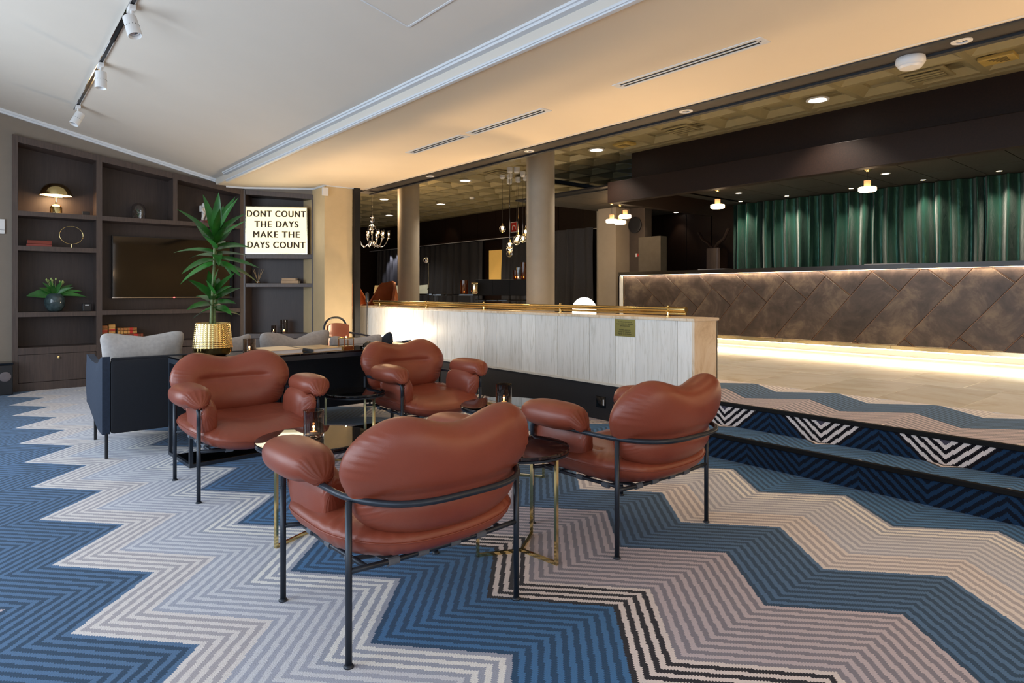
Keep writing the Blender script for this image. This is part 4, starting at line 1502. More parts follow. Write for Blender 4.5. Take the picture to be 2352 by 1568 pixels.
# vase with leaves
vs_ = thing('vase', 'round glossy teal-grey vase holding green leaves in the bookcase', 'vase', (.757, 10.08, .978))
MB().lathe([(.05, 0), (.075, .012), (.105, .07), (.114, .125), (.108, .175), (.085, .215), (.058, .232), (.054, .228), (.06, .20), (.02, .19)], n=36).build('body', plain('teal_glaze', '#3c4a4c', .14, var=.35, scale=25), vs_, 'smooth')
vp = thing('leafy_bouquet', 'bunch of green leaves and pale buds standing in the teal vase', 'plant', (.757, 10.08, 1.20))
for (a, el, L, wd) in ((PI * 1.03, .15, .30, .062), (.15, .35, .30, .028), (.0, .1, .36, .026), (2.4, .9, .2, .03), (1.9, 1.2, .17, .025), (.9, 1.0, .2, .028), (4.4, .8, .16, .03), (5.2, 1.0, .2, .025), (3.6, .6, .2, .03), (5.9, .6, .22, .025), (3.1, 1.0, .2, .022), (.5, .7, .24, .03), (4.0, 1.2, .2, .025), (1.4, .5, .14, .03)):
    m = MB()
    leaf(m, (0, 0, 0), (math.cos(a) * math.cos(el), math.sin(a) * math.cos(el) * .5, math.sin(el)), (.15, -1, .35), L, wd, .5)
    m.build('leaf', M['leaf'], vp, 'all')
for k in range(9):
    a = k * 2.4
    x, y, z = .09 * math.cos(a), .04 * math.sin(a), .15 + .04 * ((k * 7) % 5) / 4
    m = MB().cyl((0, 0, 0), (x, y, z), .0025, 6)
    m.sphere((x, y, z + .006), .011, 8, 6, 1.5)
    m.build('bud_stem', plain('pale_green_bud', '#9fb56a', .5) if k == 0 else bpy.data.materials['pale_green_bud'], vp, 'smooth')
sb = thing('speaker_box', 'tiny black cube device with white label on the vase shelf', 'box', (1.10, 10.07, .978))
MB().bbox(-.05, .05, -.04, .04, 0, .10, .006).build('body', M['black'], sb)
MB().box(-.022, .022, -.042, -.039, .072, .086).build('label_strip', M['white'], sb)

# angled bay shelf items
df = thing('reed_diffuser', 'small glass reed diffuser with pale sticks on the angled bookcase shelf', 'diffuser', on_b(.165, .16, 1.358))
m = MB(); m.lathe([(.035, 0), (.037, .004), (.037, .035), (.016, .055), (.014, .072), (.012, .072), (.013, .055), (.033, .033), (.033, .006), (.001, .005)], n=24); m.build('bottle', M['glass'], df, 'smooth')
MB().lathe([(.031, 0), (.031, .02), (.001, .02)], 0, 0, .006, 20).build('oil', plain('amber_oil', '#9a6b2c', .2), df, 'smooth')
for k, (dx, dy) in enumerate(((-.07, 0), (-.045, .02), (.05, .01), (.065, -.02), (.02, .03))):
    MB().cyl((0, 0, .02), (dx * 1.1, dy, .215), .0022, 6).build('reed', plain('pale_reed', '#c9a877', .7) if k == 0 else bpy.data.materials['pale_reed'], df)
creamc = plain('cream_cloth_cover', '#b89a78', .6)
flat_book('cream book lying under the smaller one on the angled bookcase shelf', on_b(.52, .09, 1.358), math.radians(-34.3), .255, .17, .044, creamc, 'cream books in the angled bay')
flat_book('smaller cream book on top of the pair on the angled bookcase shelf', on_b(.53, .10, 1.358 + .044), math.radians(-34.3), .205, .15, .036, creamc, 'cream books in the angled bay')
x, y, z = on_b(.40, .14, .60)
candle_glass(x, y, z, .036, .115, 'small amber candle glass on the lowest shelf of the angled bay', 'candle jars in the angled bay')
x, y, z = on_b(.555, .14, .60)
candle_glass(x, y, z, .055, .205, 'tall dark candle jar on the lowest shelf of the angled bay', 'candle jars in the angled bay')

# wall controller, floor speaker, pillar sensor
th = thing('wall_panel', 'pale grey wall controller at the left edge beside the bookcase', 'wall panel', (.18, 9.985, 2.03))
MB().bbox(-.07, .07, -.03, 0, -.09, .09, .006).build('casing', M['white'], th)
MB().box(-.07, .07, -.031, -.028, -.045, -.041).build('seam', M['black'], th)
MB().box(-2.0, .319, 9.985, 10.3, 0, 3.9).box(.319, .331, 9.985, 10.3, 3.17, 3.9).build('plaster', M['taupe'], wb)
sp = thing('floor_speaker', 'black floor speaker with round grey driver left of the bookcase', 'speaker', (.245, 9.82, 0))
MB().bbox(-.12, .075, -.12, .12, 0, .36, .01).build('cabinet', M['black'], sp)
m = MB().lathe([(.058, 0), (.058, .004), (.045, .010), (.01, .004)], n=28)
o = m.build('driver', plain('grey_cone', '#6b6264', .6), sp, 'smooth'); o.matrix_local = Matrix.Translation((.0, -.12, .22)) @ Matrix.Rotation(PI / 2, 4, 'X')
MB().bbox(-.14, .08, -.14, .13, .36, .385, .004).build('top_plate', M['blackgloss'], sp)
ps = tag(MB().bbox(-.045, .045, -.035, 0, -.06, .06, .006).build('alarm_sensor', M['white'], None, False, (3.90, 8.945, 2.70)), 'small white alarm sensor on the upper corner of the beige pillar', 'sensor')

# ------------------------------------------------------------------ ceiling fittings
# linear slot vents in the flat ceiling
for (y0, y1, lab) in ((2.02, 3.22, 'long slot vent in the warm ceiling nearest the camera'), (4.0, 5.12, 'middle slot vent in the warm ceiling'), (5.20, 6.27, 'farthest slot vent in the warm ceiling')):
    v = thing('ceiling_vent', lab, 'vent', (3.74, (y0 + y1) / 2, ZC), 0, 'slot vents in the flat ceiling')
    hl = (y1 - y0) / 2
    m = MB()
    m.box(-.060, -.036, -hl, hl, -.005, 0); m.box(.036, .060, -hl, hl, -.005, 0); m.box(-.006, .006, -hl + .03, hl - .03, -.005, 0)
    m.box(-.035, .035, -hl, -hl + .05, -.005, 0); m.box(-.035, .035, hl - .05, hl, -.005, 0)
    m.build('frame', M['trim_white'], v)
    MB().box(-.036, .036, -hl + .04, hl - .04, -.0015, -.0005).build('dark_slot', M['blackmatt'], v)
# track with spotlights on the sloped ceiling
XT = .85
tk = thing('spotlight_track', 'grey track rail running along the sloped ceiling with three white spotlights', 'track light', (XT, 0, zs(XT)))
ta = -math.atan(.236)
sec = MB()
for (a, b, c_, d_) in ((-.018, -.012, -.018, 0), (.012, .018, -.018, 0), (-.018, .018, -.003, 0)):
    sec.box(a, b, 3.0, 8.75, c_, d_)
o = sec.build('rail', M['chrome'], tk); o.rotation_euler = (0, math.atan(.236), 0)
MB().box(-.011, .011, 3.0, 8.75, -.012, -.004).build('channel', M['black'], tk).rotation_euler = (0, math.atan(.236), 0)
for yh, (tx, ty), lab in ((5.32, (.35, -.55), 'white track spotlight nearest the camera'), (6.83, (.0, -.1), 'white track spotlight in the middle of the rail'), (8.55, (-.8, -.3), 'white track spotlight at the far end of the rail')):
    s1 = thing('track_spotlight', lab, 'spotlight', (XT, yh, zs(XT) - .018), 0, 'spotlights on the ceiling track')
    MB().bbox(-.022, .022, -.07, .05, -.034, 0, .004).build('adapter', M['white'], s1)
    MB().cyl((0, -.02, -.03), (0, -.02, -.085), .010, 10).build('stem', M['white'], s1, 'smooth')
    d = Vector((tx * .6, -.0 + ty * .6, -1)).normalized()
    m = MB().lathe([(.028, -.06), (.046, -.055), (.048, .09), (.044, .094), (.040, .086), (.036, .07), (.001, .068)], n=28)
    h = m.build('lamp_head', M['white'], s1, 'smooth')
    h.matrix_local = Matrix.Translation((0, -.02, -.13)) @ d.to_track_quat('Z', 'Y').to_matrix().to_4x4()
    m = MB()
    for k in range(28):
        if k % 2 == 0:
            a = 2 * PI * k / 28
            m.box(.0478 * math.cos(a) - .002, .0478 * math.cos(a) + .002, .0478 * math.sin(a) - .002, .0478 * math.sin(a) + .002, .018, .021)
    m.build('vent_holes', M['black'], h)
    MB().lathe([(.034, .071), (.034, .074), (.001, .078)], n=20).build('lens', M['chrome'], h, 'smooth')
# recessed lights in the dark beam
for i, (yl, lab) in enumerate(((1.25, 'recessed ring light in the dark beam, at the right near the smoke alarm'), (3.27, 'recessed ring light in the dark beam, second from the right'), (5.32, 'recessed ring light in the dark beam, third from the right'), (7.35, 'recessed ring light in the dark beam, farthest away'))):
    t = thing('beam_downlight', lab, 'ceiling light', (4.70, yl, 2.80), 0, 'recessed ring lights in the dark beam')
    MB().lathe([(.058, 0), (.058, -.006), (.034, -.008), (.034, -.001)], n=32).build('ring', M['white'], t, 'smooth')
    MB().lathe([(.034, -.002), (.022, -.004), (.001, -.007)], n=24).build('reflector', M['chrome'], t, 'smooth')
for yl in (-2.8, -.8, 1.25, 3.27, 5.32, 7.35):
    spot('beam_downlight_beam', (4.70, yl, 2.785), (4.70, yl, 0), 32, WARM, 118, .8, .03)
# smoke alarm
t = thing('smoke_alarm', 'round white smoke alarm hanging under the dark beam at upper right', 'smoke alarm', (4.78, 1.56, 2.80))
MB().lathe([(.085, 0), (.088, -.015), (.088, -.035), (.078, -.05)], n=36).build('base', M['white'], t, 'smooth')
MB().lathe([(.074, -.05), (.074, -.058), (.062, -.070), (.002, -.072)], n=36).build('dome', M['white'], t, 'smooth')

# downlights in the coffered ceiling
LC = [(7.42, -.05), (7.418, 3.376), (7.40, 6.787), (7.45, 10.352), (8.98, 13.537), (7.47, 13.711), (9.16, 16.5)]
labs = ['round downlight in the coffered ceiling off to the right', 'large round downlight in the coffers above the counter', 'round downlight in the coffers left of the emergency lamp', 'round downlight in the coffers above the glass pendants', 'small far downlight in the coffers right of the first column', 'round downlight in the coffers near the chandelier', 'farthest downlight in the coffers beyond the chandelier']
for (x, y), lab in zip(LC, labs):
    t = thing('ceiling_downlight', lab, 'ceiling light', (x, y, ZK - .002), 0, 'round downlights in the coffered ceiling')
    MB().lathe([(.125, 0), (.125, -.010), (.098, -.012), (.098, .004), (.1, .01)], n=36).build('ring', M['white'], t, 'smooth')
    MB().lathe([(.098, -.004), (.05, -.003), (.001, -.002)], n=28).build('lens', M['coolglow'], t, 'smooth')
    spot('ceiling_downlight_beam', (x, y, ZK - .03), (x, y, 0), 170, (1, .91, .78), 110, .7, .05)
# emergency fittings and vents in the coffers
for (x, y, lab) in ((7.374, 1.669, 'yellowed rectangular emergency light in the coffers at upper right'), (7.408, 6.236, 'yellowed rectangular emergency light in the coffers above the bulkhead corner')):
    t = thing('emergency_light', lab, 'emergency light', (x, y, ZK - .001), 0, 'emergency lights in the coffers')
    MB().bbox(-.11, .11, -.14, .14, -.035, 0, .008).build('housing', plain('aged_cream_plastic', '#b89e58', .4) if y < 2 else bpy.data.materials['aged_cream_plastic'], t)
    m = MB()
    for k in range(5): m.box(-.07 + .03 * k, -.06 + .03 * k, -.08, .08 - .02 * k, -.037, -.0345)
    m.build('grille', M['black'], t)
for (x, y, lab) in ((7.41, 2.27, 'square slatted air vent in the coffers beside the smoke alarm'), (7.36, 5.18, 'square slatted air vent in the coffers above the bulkhead'), (7.405, 9.24, 'square slatted air vent in the coffers left of the thick column')):
    t = thing('air_vent', lab, 'vent', (x, y, ZK - .001), 0, 'square air vents in the coffers')
    MB().bbox(-.20, .20, -.20, .20, -.018, 0, .004).build('frame', M['coffer'], t)
    m = MB()
    for k in range(4): m.hexa([(a, b, c_) for c_ in (-.035, -.03) for b in (-.16, .16) for a in (-.15 + .08 * k + (0 if c_ < -.032 else 0), -.10 + .08 * k)])
    m.build('slats', M['coffer'], t)
t = thing('smoke_alarm', 'small white smoke alarm far away in the coffers between the columns', 'smoke alarm', (8.9, 12.1, ZK))
MB().lathe([(.06, 0), (.06, -.03), (.045, -.05), (.002, -.055)], n=24).build('body', M['white'], t, 'smooth')
# steel tie rail under the coffers near the bulkhead
tag(MB().box(7.9, 10.4, 8.55, 8.62, 3.25, 3.31).build('steel_beam', M['black'], None), 'thin dark steel beam spanning under the coffers left of the bulkhead', 'beam')

# ------------------------------------------------------------------ reception details
for (x, y, lab) in ((9.35, 5.89, 'opal disc pendant lamp, fourth from the left over the counter'), (9.35, 3.58, 'opal disc pendant lamp, rightmost over the counter'), (9.2, 8.05, 'opal disc pendant lamp, leftmost of the cluster at the counter end'), (9.35, 7.85, 'opal disc pendant lamp, topmost of the cluster at the counter end'), (9.5, 8.10, 'opal disc pendant lamp, half hidden in the middle of the cluster')):
    zc_ = 2.63 if y < 7 else (2.64 if x == 9.35 else 2.56)
    t = thing('pendant_lamp', lab, 'pendant lamp', (x, y, zc_), 0, 'opal disc pendants over the counter')
    MB().lathe([(.10, -.025), (.112, -.015), (.112, .028), (.100, .036), (.05, .038)], n=32).build('disc_shade', M['lampglow'], t, 'smooth')
    MB().lathe([(.043, .038), (.043, .125), (.02, .13)], n=24).build('cup', plain('frosted_cup', '#d6a27a', .4, Emission_Strength=.5, Emission_Color=lin('#ffb27a')) if (y == 5.89) else bpy.data.materials['frosted_cup'], t, 'smooth')
    MB().cyl((0, 0, .12), (0, 0, 2.95 - zc_ - .03), .003, 6).build('cord', M['black'], t)
    MB().lathe([(.02, -.075), (.05, -.05), (.062, -.02), (.065, 0)], 0, 0, 2.95 - zc_, 20).build('canopy', M['brass'], t, 'smooth')
    point('pendant_glow', (x, y, zc_ - .10), 4 if y < 7 else 1.2, (1, .72, .45), .05)
for (x, y, big, lab) in ((10.15, 5.98, 1, 'recessed spotlight right of the fourth pendant lamp'), (10.2, 8.0, 1, 'recessed spotlight right of the pendant cluster'), (11.6, 8.32, 1, 'far recessed spotlight near the dark reception wall'), (10.1, 3.62, 1, 'recessed spotlight right of the rightmost pendant lamp'),
                         (11.1, 5.6, 0, 'small curtain spotlight near the left curtain edge'), (11.1, 4.5, 0, 'small curtain spotlight between the two big pendants'), (11.1, 3.45, 0, 'small curtain spotlight behind the rightmost pendant'), (11.1, 2.5, 0, 'small curtain spotlight at the right edge'), (11.1, 6.5, 0, 'small curtain spotlight left of the curtain edge')):
    t = thing('recessed_spotlight', lab, 'ceiling light', (x, y, 2.948), 0, 'recessed spotlights in the reception ceiling')
    r_ = .065 if big else .05
    MB().lathe([(r_, 0), (r_, -.006), (r_ * .75, -.007), (r_ * .75, 0)], n=24).build('ring', M['white'] if big else M['brass_soft'], t, 'smooth')
    MB().lathe([(r_ * .74, -.003), (.001, -.002)], n=20).build('lens', M['coolglow'], t, 'smooth')
    if big: spot('recessed_beam', (x, y, 2.93), (x, y, 0), 10, (1, .82, .6), 80, .6, .03)
    else: spot('curtain_beam', (x, y, 2.93), (x + .26, y, 1.9), 105, (1, .88, .7), 92, 1.0, .02)
spot('curtain_beam', (11.1, 1.4, 2.93), (11.36, 1.4, 1.9), 105, (1, .88, .7), 92, 1.0, .02)

# green curtain
def curtain(name, label, p0, p1, z0, z1, mt, wl_, amp, seed, group=None, res=9, thick=.004):
    rn = random.Random(seed)
    p0, p1 = Vector(p0), Vector(p1)
    L = (p1 - p0).length
    d = (p1 - p0).normalized()
    nrm = Vector((-d.y, d.x))
    nf = int(L / wl_)
    bounds = [0.0]
    while bounds[-1] < L: bounds.append(bounds[-1] + wl_ * rn.uniform(.55, 1.5))
    bounds[-1] = L
    cols = []
    for i in range(len(bounds) - 1):
        a_ = amp * rn.uniform(.5, 1.3)
        lean = rn.uniform(-.5, .5) * wl_
        sgn = 1 if i % 2 == 0 else -1
        for k in range(res):
            cols.append((bounds[i] + (bounds[i + 1] - bounds[i]) * k / res, sgn * a_ * math.sin(PI * k / res), lean * math.sin(PI * k / res)))
    cols.append((L, 0, 0))
    NV = 14
    m = MB()
    vs = []
    for j in range(NV + 1):
        v = j / NV
        z = z1 + (z0 - z1) * v
        for (s_, o_, ln) in cols:
            ss_ = min(L, max(0, s_ + ln * v * .8 + .006 * math.sin(9 * v + s_ * 3)))
            oo = o_ * (.55 + .45 * v) + .010 * math.sin(6 * v + 2.1 * s_ + seed)
            q = p0 + d * ss_ + nrm * oo
            vs.append((q.x, q.y, z))
    n = len(cols)
    m.add(vs, [(j * n + i, j * n + i + 1, (j + 1) * n + i + 1, (j + 1) * n + i) for j in range(NV) for i in range(n - 1)])
    o = m.build(name, mt, None, 'all')
    tag(o, label, 'curtain', group)
    return o
def satin():
    t = NT('green_satin')
    t.base('#16463a')
    t.set(.27, .6)
    t.b.inputs['Sheen Weight'].default_value = .3
    v = t.coord(scale=(1, 1, .35))
    t.bump(t.noise(v, 18, 5, .6, .5), .5, .02)
    return t.m
curtain('green_curtain', 'shiny dark green satin curtain hanging behind the reception counter', (11.45, 6.86), (11.45, -3.2), PZ + .02, 2.94, satin(), .10, .12, 3)
blackcloth = plain('black_curtain_cloth', '#2b2b30', .8, var=.1, scale=30)
CG = 'black curtains along the far wall'
curtain('black_curtain', 'black floor-length curtain between the two round columns', (XF - .13, 20.3 - 6.15), (XF - .13, 17.9), PZ + .03, 2.64, blackcloth, .16, .075, 5, CG)
curtain('black_curtain', 'black curtain far left beyond the first round column, picked out by spotlights', (XF - .13, 18.3), (XF - .13, 20.2), PZ + .03, 2.64, plain('grey_black_curtain_cloth', '#34343a', .7, var=.1), .12, .06, 8, CG)
curtain('black_curtain', 'black curtain right of the thick column, ending at the beige pillar', (10.3, 9.55), (10.3, 11.6), PZ + .03, 2.64, blackcloth, .16, .075, 6, CG)
curtain('black_curtain', 'short black curtain behind the hanging glass pendants', (XF - .13, 12.05), (XF - .13, 13.3), PZ + .03, 2.64, blackcloth, .12, .05, 9, CG)
for y in (18.85, 19.25):
    spot('curtain_spot', (XF - .30, y, 2.62), (XF - .12, y, 1.0), 60, (.95, .93, 1), 70, .6, .02)
spot('wall_wash', (10.2, 15.9, 3.35), (10.9, 15.9, 2.6), 6, (1, .7, .4), 70, .9, .05)

# papers and bits on the counter
tag(MB().bbox(-.15, .15, -.25, .25, 0, .012, .002).build('papers', M['paper'], None, False, (9.55, 6.05, 1.60)), 'thin stack of white papers on the left of the counter top', 'papers', 'papers on the counter')
tag(MB().bbox(-.15, .15, -.28, .28, 0, .014, .002).build('papers', M['paper'], None, False, (9.52, 3.35, 1.60)), 'thin stack of white papers on the right of the counter top', 'papers', 'papers on the counter')
# speaker and call point on the pillar
t = thing('wall_speaker', 'round dark wall speaker on the pillar behind the counter end', 'speaker', (10.375, 8.44, 2.60))
m = MB().lathe([(.165, 0), (.165, .03), (.15, .036), (.05, .02), (.001, .02)], n=36)
o = m.build('speaker_body', M['blackpaint'], t, 'smooth'); o.matrix_local = Matrix.Rotation(-PI / 2, 4, 'Y')
t = thing('call_point', 'small white and red call point below the round wall speaker', 'switch', (10.376, 8.38, 1.98))
MB().bbox(-.02, 0, .0, .045, -.035, .035, .004).build('white_half', M['white'], t)
MB().bbox(-.022, 0, -.045, .0, -.03, .03, .004).build('red_half', M['red'], t)
# trophy stand behind the counter
t = thing('coat_stand', 'dark wooden Y-shaped stand behind the counter near the curtain', 'stand', (11.35, 7.25, PZ))
wdm = M['darkwood']
MB().bbox(-.05, .05, -.13, .13, 0, 1.75, .02).build('post', M['wood'], t)
MB().tube([(0, .0, 1.7), (0, .12, 1.85), (0, .24, 1.92), (0, .34, 2.08)], .035, 8).build('arm', wdm, t, 'smooth')
MB().tube([(0, .0, 1.7), (0, -.12, 1.85), (0, -.24, 1.92), (0, -.34, 2.12)], .035, 8).build('arm', wdm, t, 'smooth')

# opal globe lamp on the raised floor side of the half wall
t = thing('globe_lamp', 'glowing white opal globe lamp on the half wall behind the brass rail', 'lamp', (5.12, 4.878, .785))
MB().lathe([(.09, 0), (.09, .015), (.115, .03)], n=32).build('base', M['white'], t, 'smooth')
MB().sphere((0, 0, .255), .132, 36, 18, 1.0, -.80, 1).build('globe', M['globe'], t, 'smooth')
MB().lathe([(.132, .06), (.132, .24)], n=36).build('globe_skirt', M['globe'], t, 'smooth')
MB().lathe([(.02, -.41), (.02, 0)], n=12).build('stem', M['black'], t, 'smooth')
MB().lathe([(.12, -.42), (.12, -.40), (.02, -.39)], n=28).build('foot', M['black'], t, 'smooth')

# ------------------------------------------------------------------ far lounge beyond the half wall
# chandelier
chx, chy = 6.05, 11.6
t = thing('chandelier', 'silver multi-arm chandelier with lit glass cups, seen left of the first column', 'chandelier', (chx, chy, 2.05))
MB().lathe([(.06, 1.35), (.06, 1.33), (.02, 1.2)], n=20).build('canopy', M['chrome'], t, 'smooth')
MB().lathe([(.015, .1), (.015, .35), (.035, .40), (.012, .48), (.012, .56), (.04, .70), (.008, .71), (.005, 1.3)], n=16).build('stem', M['chrome'], t, 'smooth')
for zc_, rr in ((.46, .075), (.62, .05)):
    m = MB()
    for k in range(8):
        a = 2 * PI * k / 8
        m.tube([(rr * math.sin(PI * i / 8) * math.cos(a), rr * math.sin(PI * i / 8) * math.sin(a), zc_ - .07 + .14 * i / 8) for i in range(9)], .005, 6)
    m.build('cage_ball', M['chrome'], t, 'smooth')
for k in range(10):
    a = 2 * PI * (k + .3) / 10
    R_ = .33 if k % 2 else .26
    pts = []
    for i in range(11):
        u_ = i / 10
        r_ = .02 + (R_ - .02) * (u_ ** .8)
        z_ = .20 - .13 * math.sin(PI * min(1, u_ * 1.05)) ** .9 + .06 * u_ ** 3
        pts.append((r_ * math.cos(a), r_ * math.sin(a), z_))
    ar = MB().tube(pts, .008, 8).build('arm', M['chrome'], t, 'all')
    ex, ey, ez = pts[-1]
    MB().lathe([(.008, 0), (.03, .01), (.018, .03), (.02, .06)], ex, ey, ez - .02, 14).build('candle_cup', M['chrome'], ar, 'smooth')
    MB().lathe([(.02, .05), (.032, .07), (.034, .17), (.032, .17), (.030, .07), (.018, .053)], ex, ey, ez - .02, 18, closed=True).build('glass_cup', M['glass'], ar, 'smooth')
    MB().sphere((ex, ey, ez + .08), .014, 10, 8, 1.7).build('bulb', emis('chandelier_bulb', '#ffd09a', 70) if k == 0 else bpy.data.materials['chandelier_bulb'], ar, 'smooth')
point('chandelier_glow', (chx, chy, 2.95), 95, (1, .68, .38), .25)

# clear glass pendants
def W_(px, py, Y):
    X = (px - 1176) / FPX * Y
    return (CO * X - SI * Y, 0)
def camxy(px, Y):
    X = (px - 1176) / FPX * Y
    return (CO * X + SI * Y, -SI * X + CO * Y)
def zpix(py, Y): return CAMH + (668.5 - py) * Y / FPX
GP = 'clear glass globe pendants in front of the thick column'
for px, pz, Y, lab in ((1154, 526, 12.0, 'leftmost clear glass globe pendant with lit bulb'), (1171, 564, 11.4, 'clear glass globe pendant, upper one of the vertical trio'), (1170.5, 573, 12.0, 'clear glass globe pendant, middle one of the vertical trio'), (1170, 583, 12.6, 'clear glass globe pendant hanging lowest'),
                       (1187, 552, 11.4, 'large clear glass globe pendant with bright bulb, right of the trio'), (1190, 546, 12.4, 'clear glass globe pendant behind the large bright one'), (1201, 549, 11.8, 'clear glass globe pendant next to the thick column'), (1207, 534, 12.2, 'clear glass globe pendant half hidden by the thick column')):
    x, y = camxy(px, Y); z = zpix(pz, Y)
    t = thing('glass_pendant', lab, 'pendant lamp', (x, y, z), 0, GP)
    r_ = .062 if '1187' not in str(px) else .075
    m = MB().sphere((0, 0, 0), r_, 20, 12, 1.05, -1, .9); m.build('globe', M['glass'], t, 'smooth')
    MB().sphere((0, 0, .012), .016, 10, 8, 1.5).build('bulb', M['bulb'] if 'lowest' not in lab else M['brass'], t, 'smooth')
    MB().lathe([(.016, .05), (.016, .10), (.004, .11)], n=12).build('socket', M['brass'], t, 'smooth')
    MB().cyl((0, 0, .1), (0, 0, ZK - z), .004, 6).build('cord', M['chrome'], t)
    MB().lathe([(.03, -.10), (.052, -.08), (.055, 0)], 0, 0, ZK - z, 18).build('canopy', M['white'], t, 'smooth')
point('pendant_cluster_glow', camxy(1180, 11.9) + (zpix(585, 11.9),), 12, (1, .75, .4), .1)

# fire notice sign
x, y, z = 10.87, None, None
t = thing('fire_sign', 'square red fire equipment sign with white border on the dark wall', 'sign', (10.85, 12.88, 2.93))
MB().box(-.004, 0, -.14, .14, -.14, .14).build('border', M['white'], t)
MB().box(-.007, -.003, -.12, .12, -.12, .12).build('red_field', M['red'], t)
m = MB()
pts = [(math.cos(a) * .07, math.sin(a) * .07) for a in [PI * i / 12 for i in range(13)]] + [(-.07, -.06), (-.045, -.06), (-.045, .0), (-.02, .035), (.02, .035), (.045, 0), (.045, -.06), (.07, -.06)]
m.add([(-.009, -p, q - .01) for p, q in pts], [tuple(range(len(pts)))]); m.build('emblem', M['white'], t)
tag(MB().bbox(-.02, 0, -.12, .12, -.05, .05, .004).build('exit_sign', emis('red_exit_sign', '#ff1d12', 3), None, False, (7.0, 20.57, 1.95)), 'small glowing red exit sign on the far dark end wall', 'sign')

# cream panel between the curtains
t = thing('wall_mirror', 'tall narrow cream-lit panel in a dark frame between black curtains', 'panel', (10.84, 13.62, 1.94))
MB().box(-.02, 0, -.30, .30, -.42, .42).build('panel_face', plain('cream_panel', '#d9ae62', .5, var=.12, scale=1.5, Emission_Strength=.35, Emission_Color=lin('#d9a54e')), t)
m = MB()
for a in (-.34, .30): m.box(-.03, 0, a, a + .04, -.46, .46)
m.box(-.03, 0, -.34, .34, .42, .46); m.build('frame', M['darkwood'], t)

# egg chairs
def egg_chair(label, loc, rz):
    t = thing('egg_chair', label, 'armchair', loc, rz, 'tan leather wing chairs beyond the half wall')
    # shell: wrap-around surface, front towards +y
    NU, NV = 36, 24
    def f(off):
        def g(u, v):
            a = (u - .5) * 2           # -1..1 around
            th = a * math.radians(118)
            # rim height: high back, wings, dipping to the arms
            rim = 1.07 - .03 * ss(.0, .2, abs(a)) - .40 * ss(.26, .66, abs(a)) - .10 * ss(.75, 1, abs(a))
            z = .34 + (rim - .34) * v
            r = .36 + .07 * math.sin(PI * min(1, v * 1.1)) - .02 * v + off
            x = r * math.sin(th) * (1 + .06 * ss(.6, 1, v))
            y = -r * .86 * math.cos(th) - .10 * v * (1 - abs(a))
            return (x, y, z)
        return g
    m = MB()
    m.grid(f(0), NU, NV); n0 = len(m.v); m.grid(f(.045), NU, NV)
    Wd = NU + 1
    nf = NU * NV
    ring = [i for i in range(NU)] + [j * Wd + NU for j in range(NV)] + [NV * Wd + i for i in range(NU, 0, -1)] + [j * Wd for j in range(NV, 0, -1)]
    for a, b in zip(ring, ring[1:] + ring[:1]): m.f.append((a, b, b + n0, a + n0))
    m.build('shell', M['tan'], t, 'smooth')
    m = MB(); m.add(*pillow(.33, .31, .065, 2.6, lambda s, t_, h, r, p, sd: (s, t_ + .02, .40 + h), 48, 8, .55)); m.build('seat_cushion', M['tan'], t, 'all')
    MB().lathe([(.33, .30), (.36, .36), (.30, .37)], n=32).build('seat_pan', M['tan'], t, 'smooth')
    MB().cyl((0, 0, .06), (0, 0, .32), .03, 14).build('stem', M['chrome'], t, 'smooth')
    for k in range(4):
        a = PI / 4 + k * PI / 2
        MB().tube([(0, 0, .07), (.15 * math.cos(a), .15 * math.sin(a), .055), (.34 * math.cos(a), .34 * math.sin(a), .02)], .018, 8, r2=.012).build('leg', M['chrome'], t, 'smooth')
    return t
x, y = camxy(857, 11.6)
egg_chair('tan leather wing chair in profile, facing left, beside the first column', (x, y, PZ), math.radians(96))
x, y = camxy(829, 13.6)
egg_chair('tan leather wing chair at the far left, partly cut off by the pillar', (x, y, PZ), math.radians(200))

# bar-height table with menus and candle
x, y = camxy(932, 13.3)
t = thing('dining_table', 'black bar-height table with menu cards behind the first column', 'table', (x, y, PZ), math.radians(-40), 'black tables beyond the half wall')
MB().bbox(-.62, .62, -.27, .27, .80, .83, .004).build('tabletop', M['blackgloss'], t)
for a in (-.58, .58):
    for b in (-.23, .23): MB().box(a - .018, a + .018, b - .018, b + .018, 0, .80).build('leg', M['black'], t)
zt = PZ + .83
x, y = camxy(893, 13.2)
def menu(label, x, y, rz, mt):
    t = thing('menu_card', label, 'menu', (x, y, zt), rz, 'folded menu cards on the black table')
    m = MB(); m.hexa([(-.13, -.08, 0), (.13, -.08, 0), (-.13, -.078, 0), (.13, -.078, 0), (-.12, .02, .17), (.12, .02, .17), (-.12, .022, .17), (.12, .022, .17)]); m.build('front_leaf', mt, t)
    m = MB(); m.hexa([(-.12, .018, .17), (.12, .018, .17), (-.12, .020, .17), (.12, .020, .17), (-.13, .10, 0), (.13, .10, 0), (-.13, .102, 0), (.13, .102, 0)]); m.build('rear_leaf', mt, t)
kraft = plain('cream_card', '#b0a27c', .7); palec = plain('pale_card', '#9aa39c', .7)
menu('cream menu card on the black table, leftmost', x - .18, y + .02, -.7, kraft)
menu('pale grey menu card lying in the middle of the black table', x + .12, y - .20, -.5, palec)
menu('pale grey menu card leaning at the right of the black table', x + .16, y + .12, -.7, palec)
candle_glass(x - .04, y + .30, zt, .055, .17, 'large amber candle glass on the black table with the menus', 'candles beyond the half wall')
t = thing('lounge_chair', 'black tubular chair back at the table with the menus', 'chair', camxy(906, 12.6) + (PZ,), math.radians(150))
MB().tube(fillet([(-.2, 0, .0), (-.2, 0, .76), (.2, 0, .76), (.2, 0, .0)], [0, .12, .12, 0], 6), .014, 8).build('back_frame', M['black'], t, 'all')
MB().bbox(-.21, .21, 0, .42, .43, .47, .01).build('seat', M['black'], t)
